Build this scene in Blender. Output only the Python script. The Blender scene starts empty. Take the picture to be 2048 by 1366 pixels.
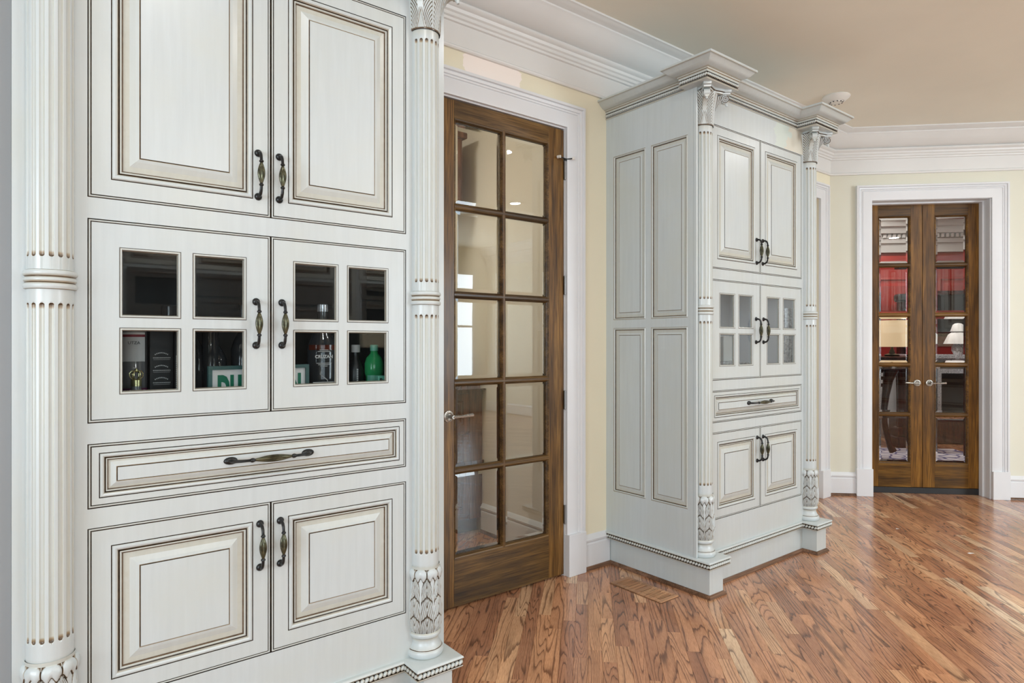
import bpy, bmesh, math, random
from math import sin, cos, pi, sqrt, radians, hypot, atan2
from mathutils import Vector, Matrix
random.seed(7)
R = random.Random(11)
S = bpy.context.scene
C = S.collection

# ------------------------------------------------------------------ camera, light, exposure
HH = 1.265
HEAD = radians(51.773)
cam = bpy.data.objects.new('camera', bpy.data.cameras.new('camera'))
C.objects.link(cam)
cam.location = (0, 0, HH)
cam.rotation_euler = (pi / 2, 0, HEAD - pi / 2)
cam.data.sensor_width = 36
cam.data.lens = 1281.4 / 2048 * 36
cam.data.shift_y = 2.6 / 2048
cam.data.clip_start = 0.02
S.camera = cam
S.view_settings.view_transform = 'Standard'
S.view_settings.look = 'None'
S.view_settings.gamma = 1
S.view_settings.use_curve_mapping = False
S.view_settings.exposure = -0.27
S.cycles.use_denoising = True
S.cycles.max_bounces = 9
S.cycles.diffuse_bounces = 6
S.cycles.glossy_bounces = 4
S.cycles.transmission_bounces = 8
S.cycles.transparent_max_bounces = 8
S.cycles.caustics_reflective = False
S.cycles.caustics_refractive = False
S.cycles.sample_clamp_indirect = 4
W = bpy.data.worlds.new('world')
S.world = W
W.use_nodes = True
W.node_tree.nodes['Background'].inputs[0].default_value = (0.75, 0.87, 1.0, 1)
W.node_tree.nodes['Background'].inputs[1].default_value = 0.6


def area(name, loc, target, w, h, power, col, shape='RECTANGLE', spread=pi):
    d = bpy.data.lights.new(name, 'AREA')
    d.shape = shape
    d.size = w
    if shape == 'RECTANGLE':
        d.size_y = h
    d.energy = power
    d.color = col
    d.spread = spread
    o = bpy.data.objects.new(name, d)
    C.objects.link(o)
    o.location = loc
    o.rotation_euler = (Vector(target) - Vector(loc)).to_track_quat('-Z', 'Y').to_euler()
    return o


CEIL = 2.985
DAY = (0.80, 0.91, 1.0)
WARM = (0.98, 0.97, 0.95)
WINX = (-2.55, -0.65, 5.85)
for wx, wp in zip(WINX, (90, 60, 240)):       # daylight through the windows behind the camera
    area('window_daylight', (wx, -4.46, 1.55), (wx, 0, 1.40), 1.7, 2.0, wp, DAY)
area('window_daylight', (-3.46, -0.6, 1.55), (0, -0.6, 1.4), 2.4, 2.0, 200, DAY)
CANS = [(0.5, 0.7), (2.0, 0.8), (3.5, 0.6), (5.1, 0.7), (0.5, -1.2), (2.6, -1.2), (4.9, -1.0), (1.6, -3.2), (3.8, -3.2)]
for cx, cy in CANS:
    area('can_lamp', (cx, cy, CEIL - 0.012), (cx, cy, 0), 0.13, 0.13, 62 if cy < -2 else 9, WARM, 'DISK')

# ------------------------------------------------------------------ geometry helpers
XY = lambda a, b, h: (a, h, b)


class MB:
    """collects faces; g = antique-glaze amount (0..1) per face or per corner"""

    def __init__(s):
        s.v = []; s.f = []; s.g = []; s.m = []; s.s = []

    def add(s, verts, faces, g=0.0, m=0, smooth=False):
        b = len(s.v)
        s.v += [tuple(p) for p in verts]
        for i, f in enumerate(faces):
            s.f.append([b + k for k in f])
            gg = g[i] if isinstance(g, list) else g
            s.g.append(gg)
            s.m.append(m)
            s.s.append(smooth)

    def box(s, x0, x1, y0, y1, z0, z1, g=0.0, m=0, mp=None):
        P = [(x0, y0, z0), (x1, y0, z0), (x1, y1, z0), (x0, y1, z0), (x0, y0, z1), (x1, y0, z1), (x1, y1, z1), (x0, y1, z1)]
        if mp: P = [mp(*p) for p in P]
        s.add(P, [(0, 3, 2, 1), (4, 5, 6, 7), (0, 1, 5, 4), (1, 2, 6, 5), (2, 3, 7, 6), (3, 0, 4, 7)], g, m)

    def bbox(s, x0, x1, y0, y1, z0, z1, b=0.003, g=0.0, m=0, mp=None):
        """box with chamfered edges"""
        P = []; xs = (x0, x1); ys = (y0, y1); zs = (z0, z1)
        idx = {}
        for i in (0, 1):
            for j in (0, 1):
                for k in (0, 1):
                    X, Y, Z = xs[i], ys[j], zs[k]
                    dx, dy, dz = (b, -b)[i], (b, -b)[j], (b, -b)[k]
                    for a, p in enumerate(((X, Y + dy, Z + dz), (X + dx, Y, Z + dz), (X + dx, Y + dy, Z))):
                        idx[i, j, k, a] = len(P); P.append(p)
        F = []
        I = lambda *q: idx[q]
        for i in (0, 1):
            F.append([I(i, 0, 0, 0), I(i, 1, 0, 0), I(i, 1, 1, 0), I(i, 0, 1, 0)])
            F.append([I(0, i, 0, 1), I(1, i, 0, 1), I(1, i, 1, 1), I(0, i, 1, 1)])
            F.append([I(0, 0, i, 2), I(1, 0, i, 2), I(1, 1, i, 2), I(0, 1, i, 2)])
            for j in (0, 1):
                F.append([I(i, j, 0, 0), I(i, j, 1, 0), I(i, j, 1, 1), I(i, j, 0, 1)])
                F.append([I(i, 0, j, 0), I(i, 1, j, 0), I(i, 1, j, 2), I(i, 0, j, 2)])
                F.append([I(0, i, j, 1), I(1, i, j, 1), I(1, i, j, 2), I(0, i, j, 2)])
                for k in (0, 1):
                    F.append([I(i, j, k, 0), I(i, j, k, 1), I(i, j, k, 2)])
        if mp: P = [mp(*p) for p in P]
        s.add(P, F, g, m)

    def rings(s, u0, u1, v0, v1, steps, mp, m=0, cap=None):
        """mitred nested rectangles; steps = [(inset, w, glaze of the band that starts here)], cap closes the middle"""
        P = []; F = []; G = []
        for (d, w, g) in steps:
            P += [mp(u0 + d, v0 + d, w), mp(u1 - d, v0 + d, w), mp(u1 - d, v1 - d, w), mp(u0 + d, v1 - d, w)]
        for i in range(len(steps) - 1):
            for k in range(4):
                F.append((4 * i + k, 4 * i + (k + 1) % 4, 4 * i + 4 + (k + 1) % 4, 4 * i + 4 + k))
                G.append(steps[i][2])
        if cap is not None:
            b = 4 * (len(steps) - 1)
            F.append((b, b + 1, b + 2, b + 3)); G.append(cap)
        s.add(P, F, G, m)

    def sweep(s, pts, prof, mp, g=None, m=0, closed=False, smooth=True, caps=True):
        """profile [(offset to the right of the path, height)] swept with mitred corners; mp(a, b, h)"""
        n = len(pts); N = len(prof)
        P = []
        for i, p in enumerate(pts):
            ds = []
            for a, b in ((i - 1, i), (i, i + 1)):
                if not closed and (a < 0 or b >= n): continue
                q0, q1 = pts[a % n], pts[b % n]
                L = hypot(q1[0] - q0[0], q1[1] - q0[1])
                ds.append(((q1[1] - q0[1]) / L, -(q1[0] - q0[0]) / L))
            if len(ds) == 1: nx, ny = ds[0]
            else:
                nx, ny = ds[0][0] + ds[1][0], ds[0][1] + ds[1][1]
                k = 1 + ds[0][0] * ds[1][0] + ds[0][1] * ds[1][1]
                nx, ny = nx / k, ny / k
            for (o, h) in prof:
                P.append(mp(p[0] + nx * o, p[1] + ny * o, h))
        F = []; G = []
        for i in range(n if closed else n - 1):
            for j in range(N - 1):
                a = i * N + j; b = ((i + 1) % n) * N + j
                F.append((a, b, b + 1, a + 1)); G.append(g[j] if g else 0.0)
        if caps and not closed:
            F.append(tuple(range(N))); F.append(tuple((n - 1) * N + j for j in range(N)))
            G += [0.1, 0.1]
        s.add(P, F, G, m, smooth)

    def lathe(s, prof, c, seg=24, a0=0.0, a1=2 * pi, g=None, m=0, smooth=True, mod=None, axis=None):
        """prof [(r, z)]; around +z at c (or mapped by axis(x, y, z))"""
        full = abs(a1 - a0 - 2 * pi) < 1e-6
        n = seg if full else seg + 1
        P = []
        for i in range(n):
            a = a0 + (a1 - a0) * i / seg
            for (r, z) in prof:
                rr = r * (mod(a, z) if mod else 1)
                p = (c[0] + rr * sin(a), c[1] - rr * cos(a), c[2] + z)
                P.append(axis(*p) if axis else p)
        N = len(prof); F = []; G = []
        for i in range(seg):
            for j in range(N - 1):
                a = i * N + j; b = ((i + 1) % n) * N + j
                F.append((a, b, b + 1, a + 1)); G.append(g[j] if g else 0.0)
        s.add(P, F, G, m, smooth)

    def tube(s, path, rad, seg=8, g=0.0, m=0, mp=None, smooth=True, rib=None):
        P = []; F = []
        n = len(path)
        up = Vector((0.3, 0.2, 0.93)).normalized()
        last = None
        for i, p in enumerate(path):
            p = Vector(p)
            t = (Vector(path[min(i + 1, n - 1)]) - Vector(path[max(i - 1, 0)])).normalized()
            a = t.cross(up if last is None else last)
            if last is None:
                x = a.normalized(); y = t.cross(x).normalized()
            else:
                y = (last - t * last.dot(t)).normalized(); x = y.cross(t).normalized()
            last = y
            r = rad[i] if isinstance(rad, (list, tuple)) else rad
            for k in range(seg):
                w = 2 * pi * k / seg
                rr = r * (1 + rib[1] * (rib[2](i)) * cos(rib[0] * w)) if rib else r
                q = p + x * (rr * cos(w)) + y * (rr * sin(w))
                P.append(mp(*q) if mp else q)
        for i in range(n - 1):
            for k in range(seg):
                F.append((i * seg + k, i * seg + (k + 1) % seg, (i + 1) * seg + (k + 1) % seg, (i + 1) * seg + k))
        F.append(tuple(range(seg))); F.append(tuple((n - 1) * seg + k for k in range(seg)))
        s.add(P, F, g, m, smooth)

    def grid(s, nu, nv, fn, m=0, smooth=True):
        """fn(i, j) -> (point, glaze)"""
        P = []; Q = []
        for i in range(nu + 1):
            for j in range(nv + 1):
                p, g = fn(i / nu, j / nv)
                P.append(p); Q.append(g)
        F = []; G = []
        for i in range(nu):
            for j in range(nv):
                q = (i * (nv + 1) + j, (i + 1) * (nv + 1) + j, (i + 1) * (nv + 1) + j + 1, i * (nv + 1) + j + 1)
                F.append(q); G.append(tuple(Q[k] for k in q))
        s.add(P, F, G, m, smooth)

    def holes(s, us, vs, empty, w0, w1, mp, g=0.0, m=0):
        """one connected board with rectangular holes; empty = set of (i, j) cells left open"""
        nu, nv = len(us), len(vs)
        P = [mp(u, v, w) for w in (w0, w1) for u in us for v in vs]
        I = lambda i, j, k: k * nu * nv + i * nv + j
        F = []
        full = lambda i, j: 0 <= i < nu - 1 and 0 <= j < nv - 1 and (i, j) not in empty
        for i in range(nu - 1):
            for j in range(nv - 1):
                if not full(i, j): continue
                for k in (0, 1):
                    F.append((I(i, j, k), I(i + 1, j, k), I(i + 1, j + 1, k), I(i, j + 1, k)))
                for di, dj, a, b in ((-1, 0, (0, 0), (0, 1)), (1, 0, (1, 0), (1, 1)), (0, -1, (0, 0), (1, 0)), (0, 1, (0, 1), (1, 1))):
                    if not full(i + di, j + dj):
                        F.append((I(i + a[0], j + a[1], 0), I(i + b[0], j + b[1], 0), I(i + b[0], j + b[1], 1), I(i + a[0], j + a[1], 1)))
        s.add(P, F, g, m)

    def mesh(s, name, mats, off=(0, 0, 0), weld=False):
        me = bpy.data.meshes.new(name)
        me.from_pydata([(p[0] - off[0], p[1] - off[1], p[2] - off[2]) for p in s.v], [], s.f)
        at = me.attributes.new('glaze', 'FLOAT', 'CORNER')
        vals = []
        for f, g in zip(s.f, s.g):
            vals += list(g) if isinstance(g, tuple) else [g] * len(f)
        at.data.foreach_set('value', vals)
        me.polygons.foreach_set('material_index', s.m)
        me.polygons.foreach_set('use_smooth', s.s)
        for m in mats: me.materials.append(m)
        bm = bmesh.new(); bm.from_mesh(me)
        if weld: bmesh.ops.remove_doubles(bm, verts=bm.verts, dist=1e-5)
        bmesh.ops.recalc_face_normals(bm, faces=bm.faces)
        bm.to_mesh(me); bm.free()
        if any(s.s) and len(s.f) < 6000: me.set_sharp_from_angle(angle=radians(38))
        return me


def obj(name, mb, mats, parent=None, **kw):
    """link a mesh; world coordinates in mb, stored relative to the top root"""
    if not isinstance(mats, (list, tuple)): mats = [mats]
    off = Vector((0, 0, 0)); p = parent
    while p is not None:
        off += Vector(p.location); p = p.parent
    me = mb if isinstance(mb, bpy.types.Mesh) else mb.mesh(name, mats, off)
    o = bpy.data.objects.new(name, me)
    C.objects.link(o)
    if parent: o.parent = parent
    for k, v in kw.items(): o[k] = v
    return o


def empty(name, loc, label=None, cat=None, group=None, kind=None):
    o = bpy.data.objects.new(name, None)
    o.empty_display_size = 0.05
    C.objects.link(o)
    o.location = loc
    if label: o['label'] = label
    if cat: o['category'] = cat
    if group: o['group'] = group
    if kind: o['kind'] = kind
    return o


def text(name, body, loc, size, mat, parent=None, rot=(pi / 2, 0, 0), sx=1.0, bold=0.0, align='CENTER', ext=0.0003):
    cu = bpy.data.curves.new(name, 'FONT')
    cu.body = body; cu.size = size; cu.align_x = align; cu.extrude = ext; cu.offset = bold
    cu.resolution_u = 3
    cu.materials.append(mat)
    tmp = bpy.data.objects.new(name, cu)
    me = bpy.data.meshes.new_from_object(tmp)
    bpy.data.objects.remove(tmp)
    o = bpy.data.objects.new(name, me)
    C.objects.link(o)
    off = Vector((0, 0, 0)); p = parent
    while p is not None:
        off += Vector(p.location); p = p.parent
    if parent: o.parent = parent
    o.location = Vector(loc) - off
    o.rotation_euler = rot
    o.scale = (sx, 1, 1)
    return o


# ------------------------------------------------------------------ materials
def mat(name):
    m = bpy.data.materials.new(name); m.use_nodes = True
    nt = m.node_tree
    return m, nt, nt.nodes['Principled BSDF']


def nd(nt, t, **kw):
    n = nt.nodes.new(t)
    for k, v in kw.items():
        if k in n.inputs: n.inputs[k].default_value = v
        else: setattr(n, k, v)
    return n


def ramp(nt, fac, stops, interp='LINEAR'):
    r = nt.nodes.new('ShaderNodeValToRGB')
    e = r.color_ramp.elements
    r.color_ramp.interpolation = interp
    while len(e) < len(stops): e.new(0.5)
    for k, (p, c) in enumerate(stops):
        e[k].position = p; e[k].color = (*c, 1) if len(c) == 3 else c
    nt.links.new(fac, r.inputs[0])
    return r.outputs[0]


def mixc(nt, a, b, fac, mode='MIX'):
    n = nt.nodes.new('ShaderNodeMix'); n.data_type = 'RGBA'; n.blend_type = mode
    for k, v in ((6, a), (7, b), (0, fac)):
        if isinstance(v, (int, float)): n.inputs[k].default_value = v
        elif isinstance(v, tuple): n.inputs[k].default_value = (*v, 1)
        else: nt.links.new(v, n.inputs[k])
    return n.outputs[2]


def coords(nt, scale=(1, 1, 1), kind='Object', rot=(0, 0, 0)):
    tc = nt.nodes.new('ShaderNodeTexCoord')
    src = tc.outputs[kind]
    if rot[2]:
        r0 = nt.nodes.new('ShaderNodeMapping'); r0.inputs['Rotation'].default_value = rot
        nt.links.new(src, r0.inputs[0]); src = r0.outputs[0]
    mp = nt.nodes.new('ShaderNodeMapping')
    mp.inputs['Scale'].default_value = scale
    nt.links.new(src, mp.inputs[0])
    return mp.outputs[0]


def noise(nt, vec, scale=5, detail=4, rough=0.55, dist=0.0):
    n = nd(nt, 'ShaderNodeTexNoise', Scale=scale, Detail=detail, Roughness=rough, Distortion=dist)
    nt.links.new(vec, n.inputs['Vector'])
    return n.outputs[0]


def bump(nt, h, strength, dist, b):
    n = nd(nt, 'ShaderNodeBump', Strength=strength, Distance=dist)
    nt.links.new(h, n.inputs['Height'])
    nt.links.new(n.outputs[0], b.inputs['Normal'])


def plain(name, col, rough=0.5, metal=0.0, var=0.0, vs=8, spec=0.5, bmp=0.0):
    m, nt, b = mat(name)
    b.inputs['Roughness'].default_value = rough
    b.inputs['Metallic'].default_value = metal
    b.inputs['Specular IOR Level'].default_value = spec
    b.inputs['Base Color'].default_value = (*col, 1)
    n = noise(nt, coords(nt), vs, 3)
    if var:
        c = ramp(nt, n, [(0.3, tuple(x * (1 - var) for x in col)), (0.7, tuple(min(1, x * (1 + var)) for x in col))])
        nt.links.new(c, b.inputs['Base Color'])
    if bmp: bump(nt, n, bmp, 0.002, b)
    return m


def glazed_paint(name, base, dark=(0.022, 0.014, 0.009), patches=None, rough=0.33):
    """cream enamel rubbed with a brown glaze that stays in the grooves"""
    m, nt, b = mat(name)
    v = coords(nt, (26, 26, 1.6))
    streak = noise(nt, v, 2.2, 5, 0.6)
    blot = noise(nt, coords(nt), 3.2, 4, 0.6)
    c1 = ramp(nt, streak, [(0.30, tuple(x * 0.955 for x in base)), (0.70, tuple(min(1, x * 1.03) for x in base))])
    warm = (base[0] * 1.0, base[1] * 0.975, base[2] * 0.91)
    f = ramp(nt, blot, [(0.45, (0, 0, 0)), (0.75, (0.75, 0.75, 0.75))])
    c2 = mixc(nt, c1, warm, f)
    if patches: c2 = patches(nt, c2)
    at = nd(nt, 'ShaderNodeAttribute', attribute_name='glaze')
    wob = noise(nt, coords(nt), 60, 3, 0.6)
    ad = nd(nt, 'ShaderNodeMath', operation='MULTIPLY_ADD')
    nt.links.new(wob, ad.inputs[0]); ad.inputs[1].default_value = 0.5; ad.inputs[2].default_value = 0.75
    mu = nd(nt, 'ShaderNodeMath', operation='MULTIPLY')
    nt.links.new(ad.outputs[0], mu.inputs[0]); nt.links.new(at.outputs['Fac'], mu.inputs[1])
    tan = ramp(nt, mu.outputs[0], [(0.0, (1, 1, 1)), (0.15, (0.93, 0.87, 0.77)), (0.40, (0.60, 0.42, 0.26)), (0.70, (0.20, 0.11, 0.055)), (1.0, dark)])
    c3 = mixc(nt, c2, tan, 1.0, 'MULTIPLY')
    nt.links.new(c3, b.inputs['Base Color'])
    b.inputs['Roughness'].default_value = rough
    b.inputs['Coat Weight'].default_value = 0.25
    b.inputs['Coat Roughness'].default_value = 0.22
    bump(nt, streak, 0.06, 0.002, b)
    return m


PAINT = (0.485, 0.533, 0.546)
M = {}
M['paint'] = glazed_paint('glazed_cream_paint', PAINT)


def frieze_patches(nt, c):
    # touched-up blotches at the right end of the second cabinet's frieze
    tc = nt.nodes.new('ShaderNodeTexCoord')
    sp = nt.nodes.new('ShaderNodeSeparateXYZ'); nt.links.new(tc.outputs['Object'], sp.inputs[0])
    n = noise(nt, tc.outputs['Object'], 13, 3, 0.55)
    a = nd(nt, 'ShaderNodeMath', operation='MULTIPLY_ADD'); nt.links.new(n, a.inputs[0]); a.inputs[1].default_value = 0.42
    nt.links.new(sp.outputs[0], a.inputs[2])
    zz = nd(nt, 'ShaderNodeMath', operation='GREATER_THAN'); nt.links.new(sp.outputs[2], zz.inputs[0]); zz.inputs[1].default_value = 2.402
    s1 = nd(nt, 'ShaderNodeMath', operation='GREATER_THAN'); nt.links.new(a.outputs[0], s1.inputs[0]); s1.inputs[1].default_value = 0.39
    s2 = nd(nt, 'ShaderNodeMath', operation='GREATER_THAN'); nt.links.new(a.outputs[0], s2.inputs[0]); s2.inputs[1].default_value = 0.52
    def both(o):
        m_ = nd(nt, 'ShaderNodeMath', operation='MULTIPLY'); nt.links.new(o.outputs[0], m_.inputs[0]); nt.links.new(zz.outputs[0], m_.inputs[1]); return m_.outputs[0]
    c = mixc(nt, c, (0.515, 0.580, 0.535), both(s1))
    return mixc(nt, c, (0.575, 0.555, 0.475), both(s2))


M['frieze'] = glazed_paint('glazed_cream_paint_patched', PAINT, patches=frieze_patches)
M['trim'] = plain('white_trim_paint', (0.69, 0.71, 0.735), 0.34, var=0.02, vs=3)
M['crown'] = plain('white_crown_paint', (0.70, 0.705, 0.695), 0.4, var=0.02, vs=3)
M['grey'] = plain('grey_side_paint', (0.27, 0.28, 0.29), 0.5, var=0.03, vs=2)
M['ceiling'] = plain('taupe_ceiling_paint', (0.775, 0.75, 0.66), 0.75, var=0.03, vs=1.5)


def wall_mat(name, base, patch=None):
    m, nt, b = mat(name)
    v = coords(nt)
    n = noise(nt, v, 1.3, 4)
    c = ramp(nt, n, [(0.3, tuple(x * 0.97 for x in base)), (0.7, tuple(min(1, x * 1.02) for x in base))])
    if patch:
        tc = nt.nodes.new('ShaderNodeTexCoord')
        sp = nt.nodes.new('ShaderNodeSeparateXYZ'); nt.links.new(tc.outputs['Object'], sp.inputs[0])
        wob = noise(nt, tc.outputs['Object'], 22, 4, 0.6)
        x0, x1, z0, z1 = patch

        def dist(o, c0, r):
            a = nd(nt, 'ShaderNodeMath', operation='SUBTRACT'); nt.links.new(o, a.inputs[0]); a.inputs[1].default_value = c0
            d = nd(nt, 'ShaderNodeMath', operation='DIVIDE'); nt.links.new(a.outputs[0], d.inputs[0]); d.inputs[1].default_value = r
            p = nd(nt, 'ShaderNodeMath', operation='POWER'); nt.links.new(d.outputs[0], p.inputs[0]); p.inputs[1].default_value = 2
            return p.outputs[0]
        s = nd(nt, 'ShaderNodeMath', operation='ADD')
        nt.links.new(dist(sp.outputs[0], (x0 + x1) / 2, (x1 - x0) / 2 * 1.2), s.inputs[0])
        nt.links.new(dist(sp.outputs[2], (z0 + z1) / 2, (z1 - z0) / 2 * 1.2), s.inputs[1])
        q = nd(nt, 'ShaderNodeMath', operation='MULTIPLY_ADD'); nt.links.new(wob, q.inputs[0]); q.inputs[1].default_value = 0.55; nt.links.new(s.outputs[0], q.inputs[2])
        f = ramp(nt, q.outputs[0], [(0.0, (1, 1, 1)), (0.88, (1, 1, 1)), (0.91, (0, 0, 0))])
        c = mixc(nt, c, (0.90, 0.83, 0.78), f)
    nt.links.new(c, b.inputs['Base Color'])
    b.inputs['Roughness'].default_value = 0.6
    bump(nt, noise(nt, v, 90, 3), 0.12, 0.001, b)
    return m


M['wall'] = wall_mat('cream_wall_paint', (0.78, 0.735, 0.575), (1.70, 2.09, 2.50, 2.72))
M['wall2'] = wall_mat('pale_cream_wall_paint', (0.67, 0.665, 0.565))
M['pwall'] = wall_mat('pantry_wall_paint', (0.70, 0.655, 0.56))


def wood(name, dark, mid, light, scale=1.0, rough=0.36, vert=True, grain=14, coat=0.12, rot=0.0):
    """stained boards; grain runs along z when vert, else along x"""
    m, nt, b = mat(name)
    sc = (grain, grain, 0.9) if vert else (0.9, grain, grain)
    RZ = (0, 0, rot)
    v = coords(nt, tuple(x * scale for x in sc), rot=RZ)
    n1 = noise(nt, v, 1.6, 5, 0.62, 0.4)
    n2 = noise(nt, coords(nt, tuple(x * scale * (7 if x > 1 else 4) for x in sc), rot=RZ), 2.0, 3, 0.5)
    big = noise(nt, coords(nt, (2.5, 2.5, 1.2) if vert else (1.2, 2.5, 2.5)), 1.6, 3)
    c = ramp(nt, n1, [(0.30, dark), (0.5, mid), (0.68, light)])
    c2 = mixc(nt, c, ramp(nt, n2, [(0.36, (0.42, 0.38, 0.34)), (0.55, (1.08, 1.08, 1.08))]), 0.8, 'MULTIPLY')
    c3 = mixc(nt, c2, ramp(nt, big, [(0.35, (0.62, 0.6, 0.58)), (0.65, (1.15, 1.12, 1.08))]), 0.8, 'MULTIPLY')
    nt.links.new(c3, b.inputs['Base Color'])
    b.inputs['Roughness'].default_value = rough
    b.inputs['Specular IOR Level'].default_value = 0.28
    b.inputs['Coat Weight'].default_value = coat
    b.inputs['Coat Roughness'].default_value = 0.18
    bump(nt, n2, 0.15, 0.001, b)
    return m


M['alder_v'] = wood('dark_alder_upright', (0.052, 0.024, 0.006), (0.145, 0.072, 0.017), (0.25, 0.137, 0.040))
M['alder_h'] = wood('dark_alder_crosswise', (0.034, 0.017, 0.005), (0.095, 0.050, 0.013), (0.185, 0.105, 0.034), vert=False)
M['oak_v'] = wood('amber_alder_upright', (0.055, 0.024, 0.004), (0.145, 0.064, 0.009), (0.25, 0.120, 0.020), scale=0.8)
M['oak_h'] = wood('amber_alder_crosswise', (0.048, 0.022, 0.004), (0.130, 0.060, 0.009), (0.235, 0.118, 0.022), scale=0.8, vert=False, rot=pi / 4)
M['oak_d'] = M['oak_h']
M['shoe'] = wood('stained_oak_shoe', (0.09, 0.045, 0.025), (0.16, 0.085, 0.05), (0.24, 0.13, 0.08), vert=False, rough=0.28)
M['vent'] = wood('register_oak', (0.32, 0.16, 0.08), (0.48, 0.26, 0.14), (0.58, 0.34, 0.19), vert=False, rough=0.4)
M['walnut'] = wood('pantry_walnut', (0.08, 0.030, 0.015), (0.17, 0.068, 0.034), (0.26, 0.11, 0.055), vert=True, rough=0.35)
M['mahogany'] = wood('dark_red_mahogany', (0.020, 0.004, 0.004), (0.05, 0.010, 0.009), (0.085, 0.018, 0.014), rough=0.2)
M['redpanel'] = plain('red_lacquered_panel', (0.33, 0.035, 0.03), 0.22, var=0.15, vs=2)
M['redceil'] = plain('red_ceiling_band', (0.35, 0.06, 0.05), 0.35)
M['black'] = plain('matte_black', (0.012, 0.012, 0.013), 0.5)
M['bronze'] = plain('oil_rubbed_bronze', (0.022, 0.023, 0.024), 0.32, metal=0.6, var=0.3, vs=60)
M['brass'] = plain('worn_bronze_melon', (0.070, 0.068, 0.040), 0.28, metal=0.7, var=0.75, vs=70)
M['pewter'] = plain('antique_pewter', (0.42, 0.41, 0.38), 0.32, metal=0.9, var=0.4, vs=120)
M['steel'] = plain('hinge_steel', (0.25, 0.25, 0.25), 0.35, metal=0.9)
M['plastic'] = plain('white_plastic', (0.72, 0.71, 0.67), 0.45)
M['shade_in'] = plain('shade_dark_interior', (0.030, 0.030, 0.028), 0.6)  # near-black colour stands in for the shade inside the cabinet
M['reflect_in'] = plain('reflection_grey_interior', (0.62, 0.63, 0.65), 0.6)  # light grey stands in for what the panes reflect
M['stainless'] = plain('brushed_stainless', (0.45, 0.44, 0.43), 0.25, metal=1.0)
M['marble'] = plain('pale_stone', (0.55, 0.52, 0.5), 0.3, var=0.2, vs=6)
M['whitepaper'] = plain('white_print', (0.75, 0.75, 0.75), 0.6)
M['blackpaper'] = plain('black_card', (0.012, 0.012, 0.012), 0.35)
M['greyprint'] = plain('pale_grey_print', (0.52, 0.52, 0.52), 0.6)
M['redprint'] = plain('dark_red_print', (0.20, 0.02, 0.03), 0.6)
M['purpleprint'] = plain('plum_print', (0.11, 0.02, 0.07), 0.6)
M['greenprint'] = plain('green_print', (0.0, 0.16, 0.085), 0.5)
M['tealwood'] = plain('teal_frame', (0.045, 0.11, 0.105), 0.4)
M['darkliq'] = plain('dark_amber_liquid', (0.03, 0.012, 0.008), 0.1)
M['amber'] = plain('amber_liquid', (0.10, 0.022, 0.012), 0.15)
M['smoke'] = plain('smoky_glass', (0.045, 0.047, 0.05), 0.08)
M['clearish'] = plain('grey_clear_glass', (0.13, 0.13, 0.135), 0.08)
M['greenliq'] = plain('green_plastic_bottle', (0.03, 0.33, 0.11), 0.12)
M['aqua'] = plain('aqua_cap', (0.16, 0.52, 0.38), 0.35)
M['gold'] = plain('gilt_metal', (0.50, 0.46, 0.24), 0.25, metal=0.8)
M['greyglass'] = plain('frosted_bottle', (0.17, 0.19, 0.16), 0.2, var=0.4, vs=30)
M['orange'] = plain('orange_label', (0.55, 0.16, 0.07), 0.6)


def lit(name, col, k, base=(0.8, 0.8, 0.8)):
    m, nt, b = mat(name)
    b.inputs['Base Color'].default_value = (*base, 1)
    b.inputs['Emission Color'].default_value = (*col, 1)
    b.inputs['Emission Strength'].default_value = k
    return m


M['can'] = lit('lamp_disc', (1, 0.93, 0.82), 9)
M['shade'] = lit('lit_lamp_shade', (1.0, 0.72, 0.42), 0.55, (0.8, 0.65, 0.45))


def glass(name, tint=(1, 1, 1)):
    m, nt, b = mat(name)
    nt.nodes.remove(b)
    g = nd(nt, 'ShaderNodeBsdfGlass', IOR=1.46, Roughness=0.0)
    g.inputs['Color'].default_value = (*tint, 1)
    nt.links.new(g.outputs[0], nt.nodes['Material Output'].inputs[0])
    return m


def thin_glass(name, refl=1.0, tint=(0.9, 0.92, 0.92)):
    m, nt, b = mat(name)
    nt.nodes.remove(b)
    t = nt.nodes.new('ShaderNodeBsdfTransparent'); t.inputs[0].default_value = (*tint, 1)
    g = nd(nt, 'ShaderNodeBsdfGlossy', Roughness=0.02)
    fr = nd(nt, 'ShaderNodeFresnel', IOR=1.55)
    mu = nd(nt, 'ShaderNodeMath', operation='MULTIPLY'); mu.inputs[1].default_value = refl
    ge = nt.nodes.new('ShaderNodeNewGeometry')      # the inner face of the sheet does not mirror a second time
    inv = nd(nt, 'ShaderNodeMath', operation='SUBTRACT'); inv.inputs[0].default_value = 1.0; nt.links.new(ge.outputs['Backfacing'], inv.inputs[1])
    m0 = nd(nt, 'ShaderNodeMath', operation='MULTIPLY'); nt.links.new(fr.outputs[0], m0.inputs[0]); nt.links.new(inv.outputs[0], m0.inputs[1])
    nt.links.new(m0.outputs[0], mu.inputs[0])
    mx = nt.nodes.new('ShaderNodeMixShader')
    nt.links.new(mu.outputs[0], mx.inputs[0]); nt.links.new(t.outputs[0], mx.inputs[1]); nt.links.new(g.outputs[0], mx.inputs[2])
    nt.links.new(mx.outputs[0], nt.nodes['Material Output'].inputs[0])
    return m


M['glass'] = glass('bevelled_glass', (0.97, 0.985, 0.98))
M['pane'] = thin_glass('cabinet_glass', 1.35)
M['crystal'] = plain('cut_crystal', (0.5, 0.5, 0.52), 0.1, metal=0.3, var=0.5, vs=80)


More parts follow.
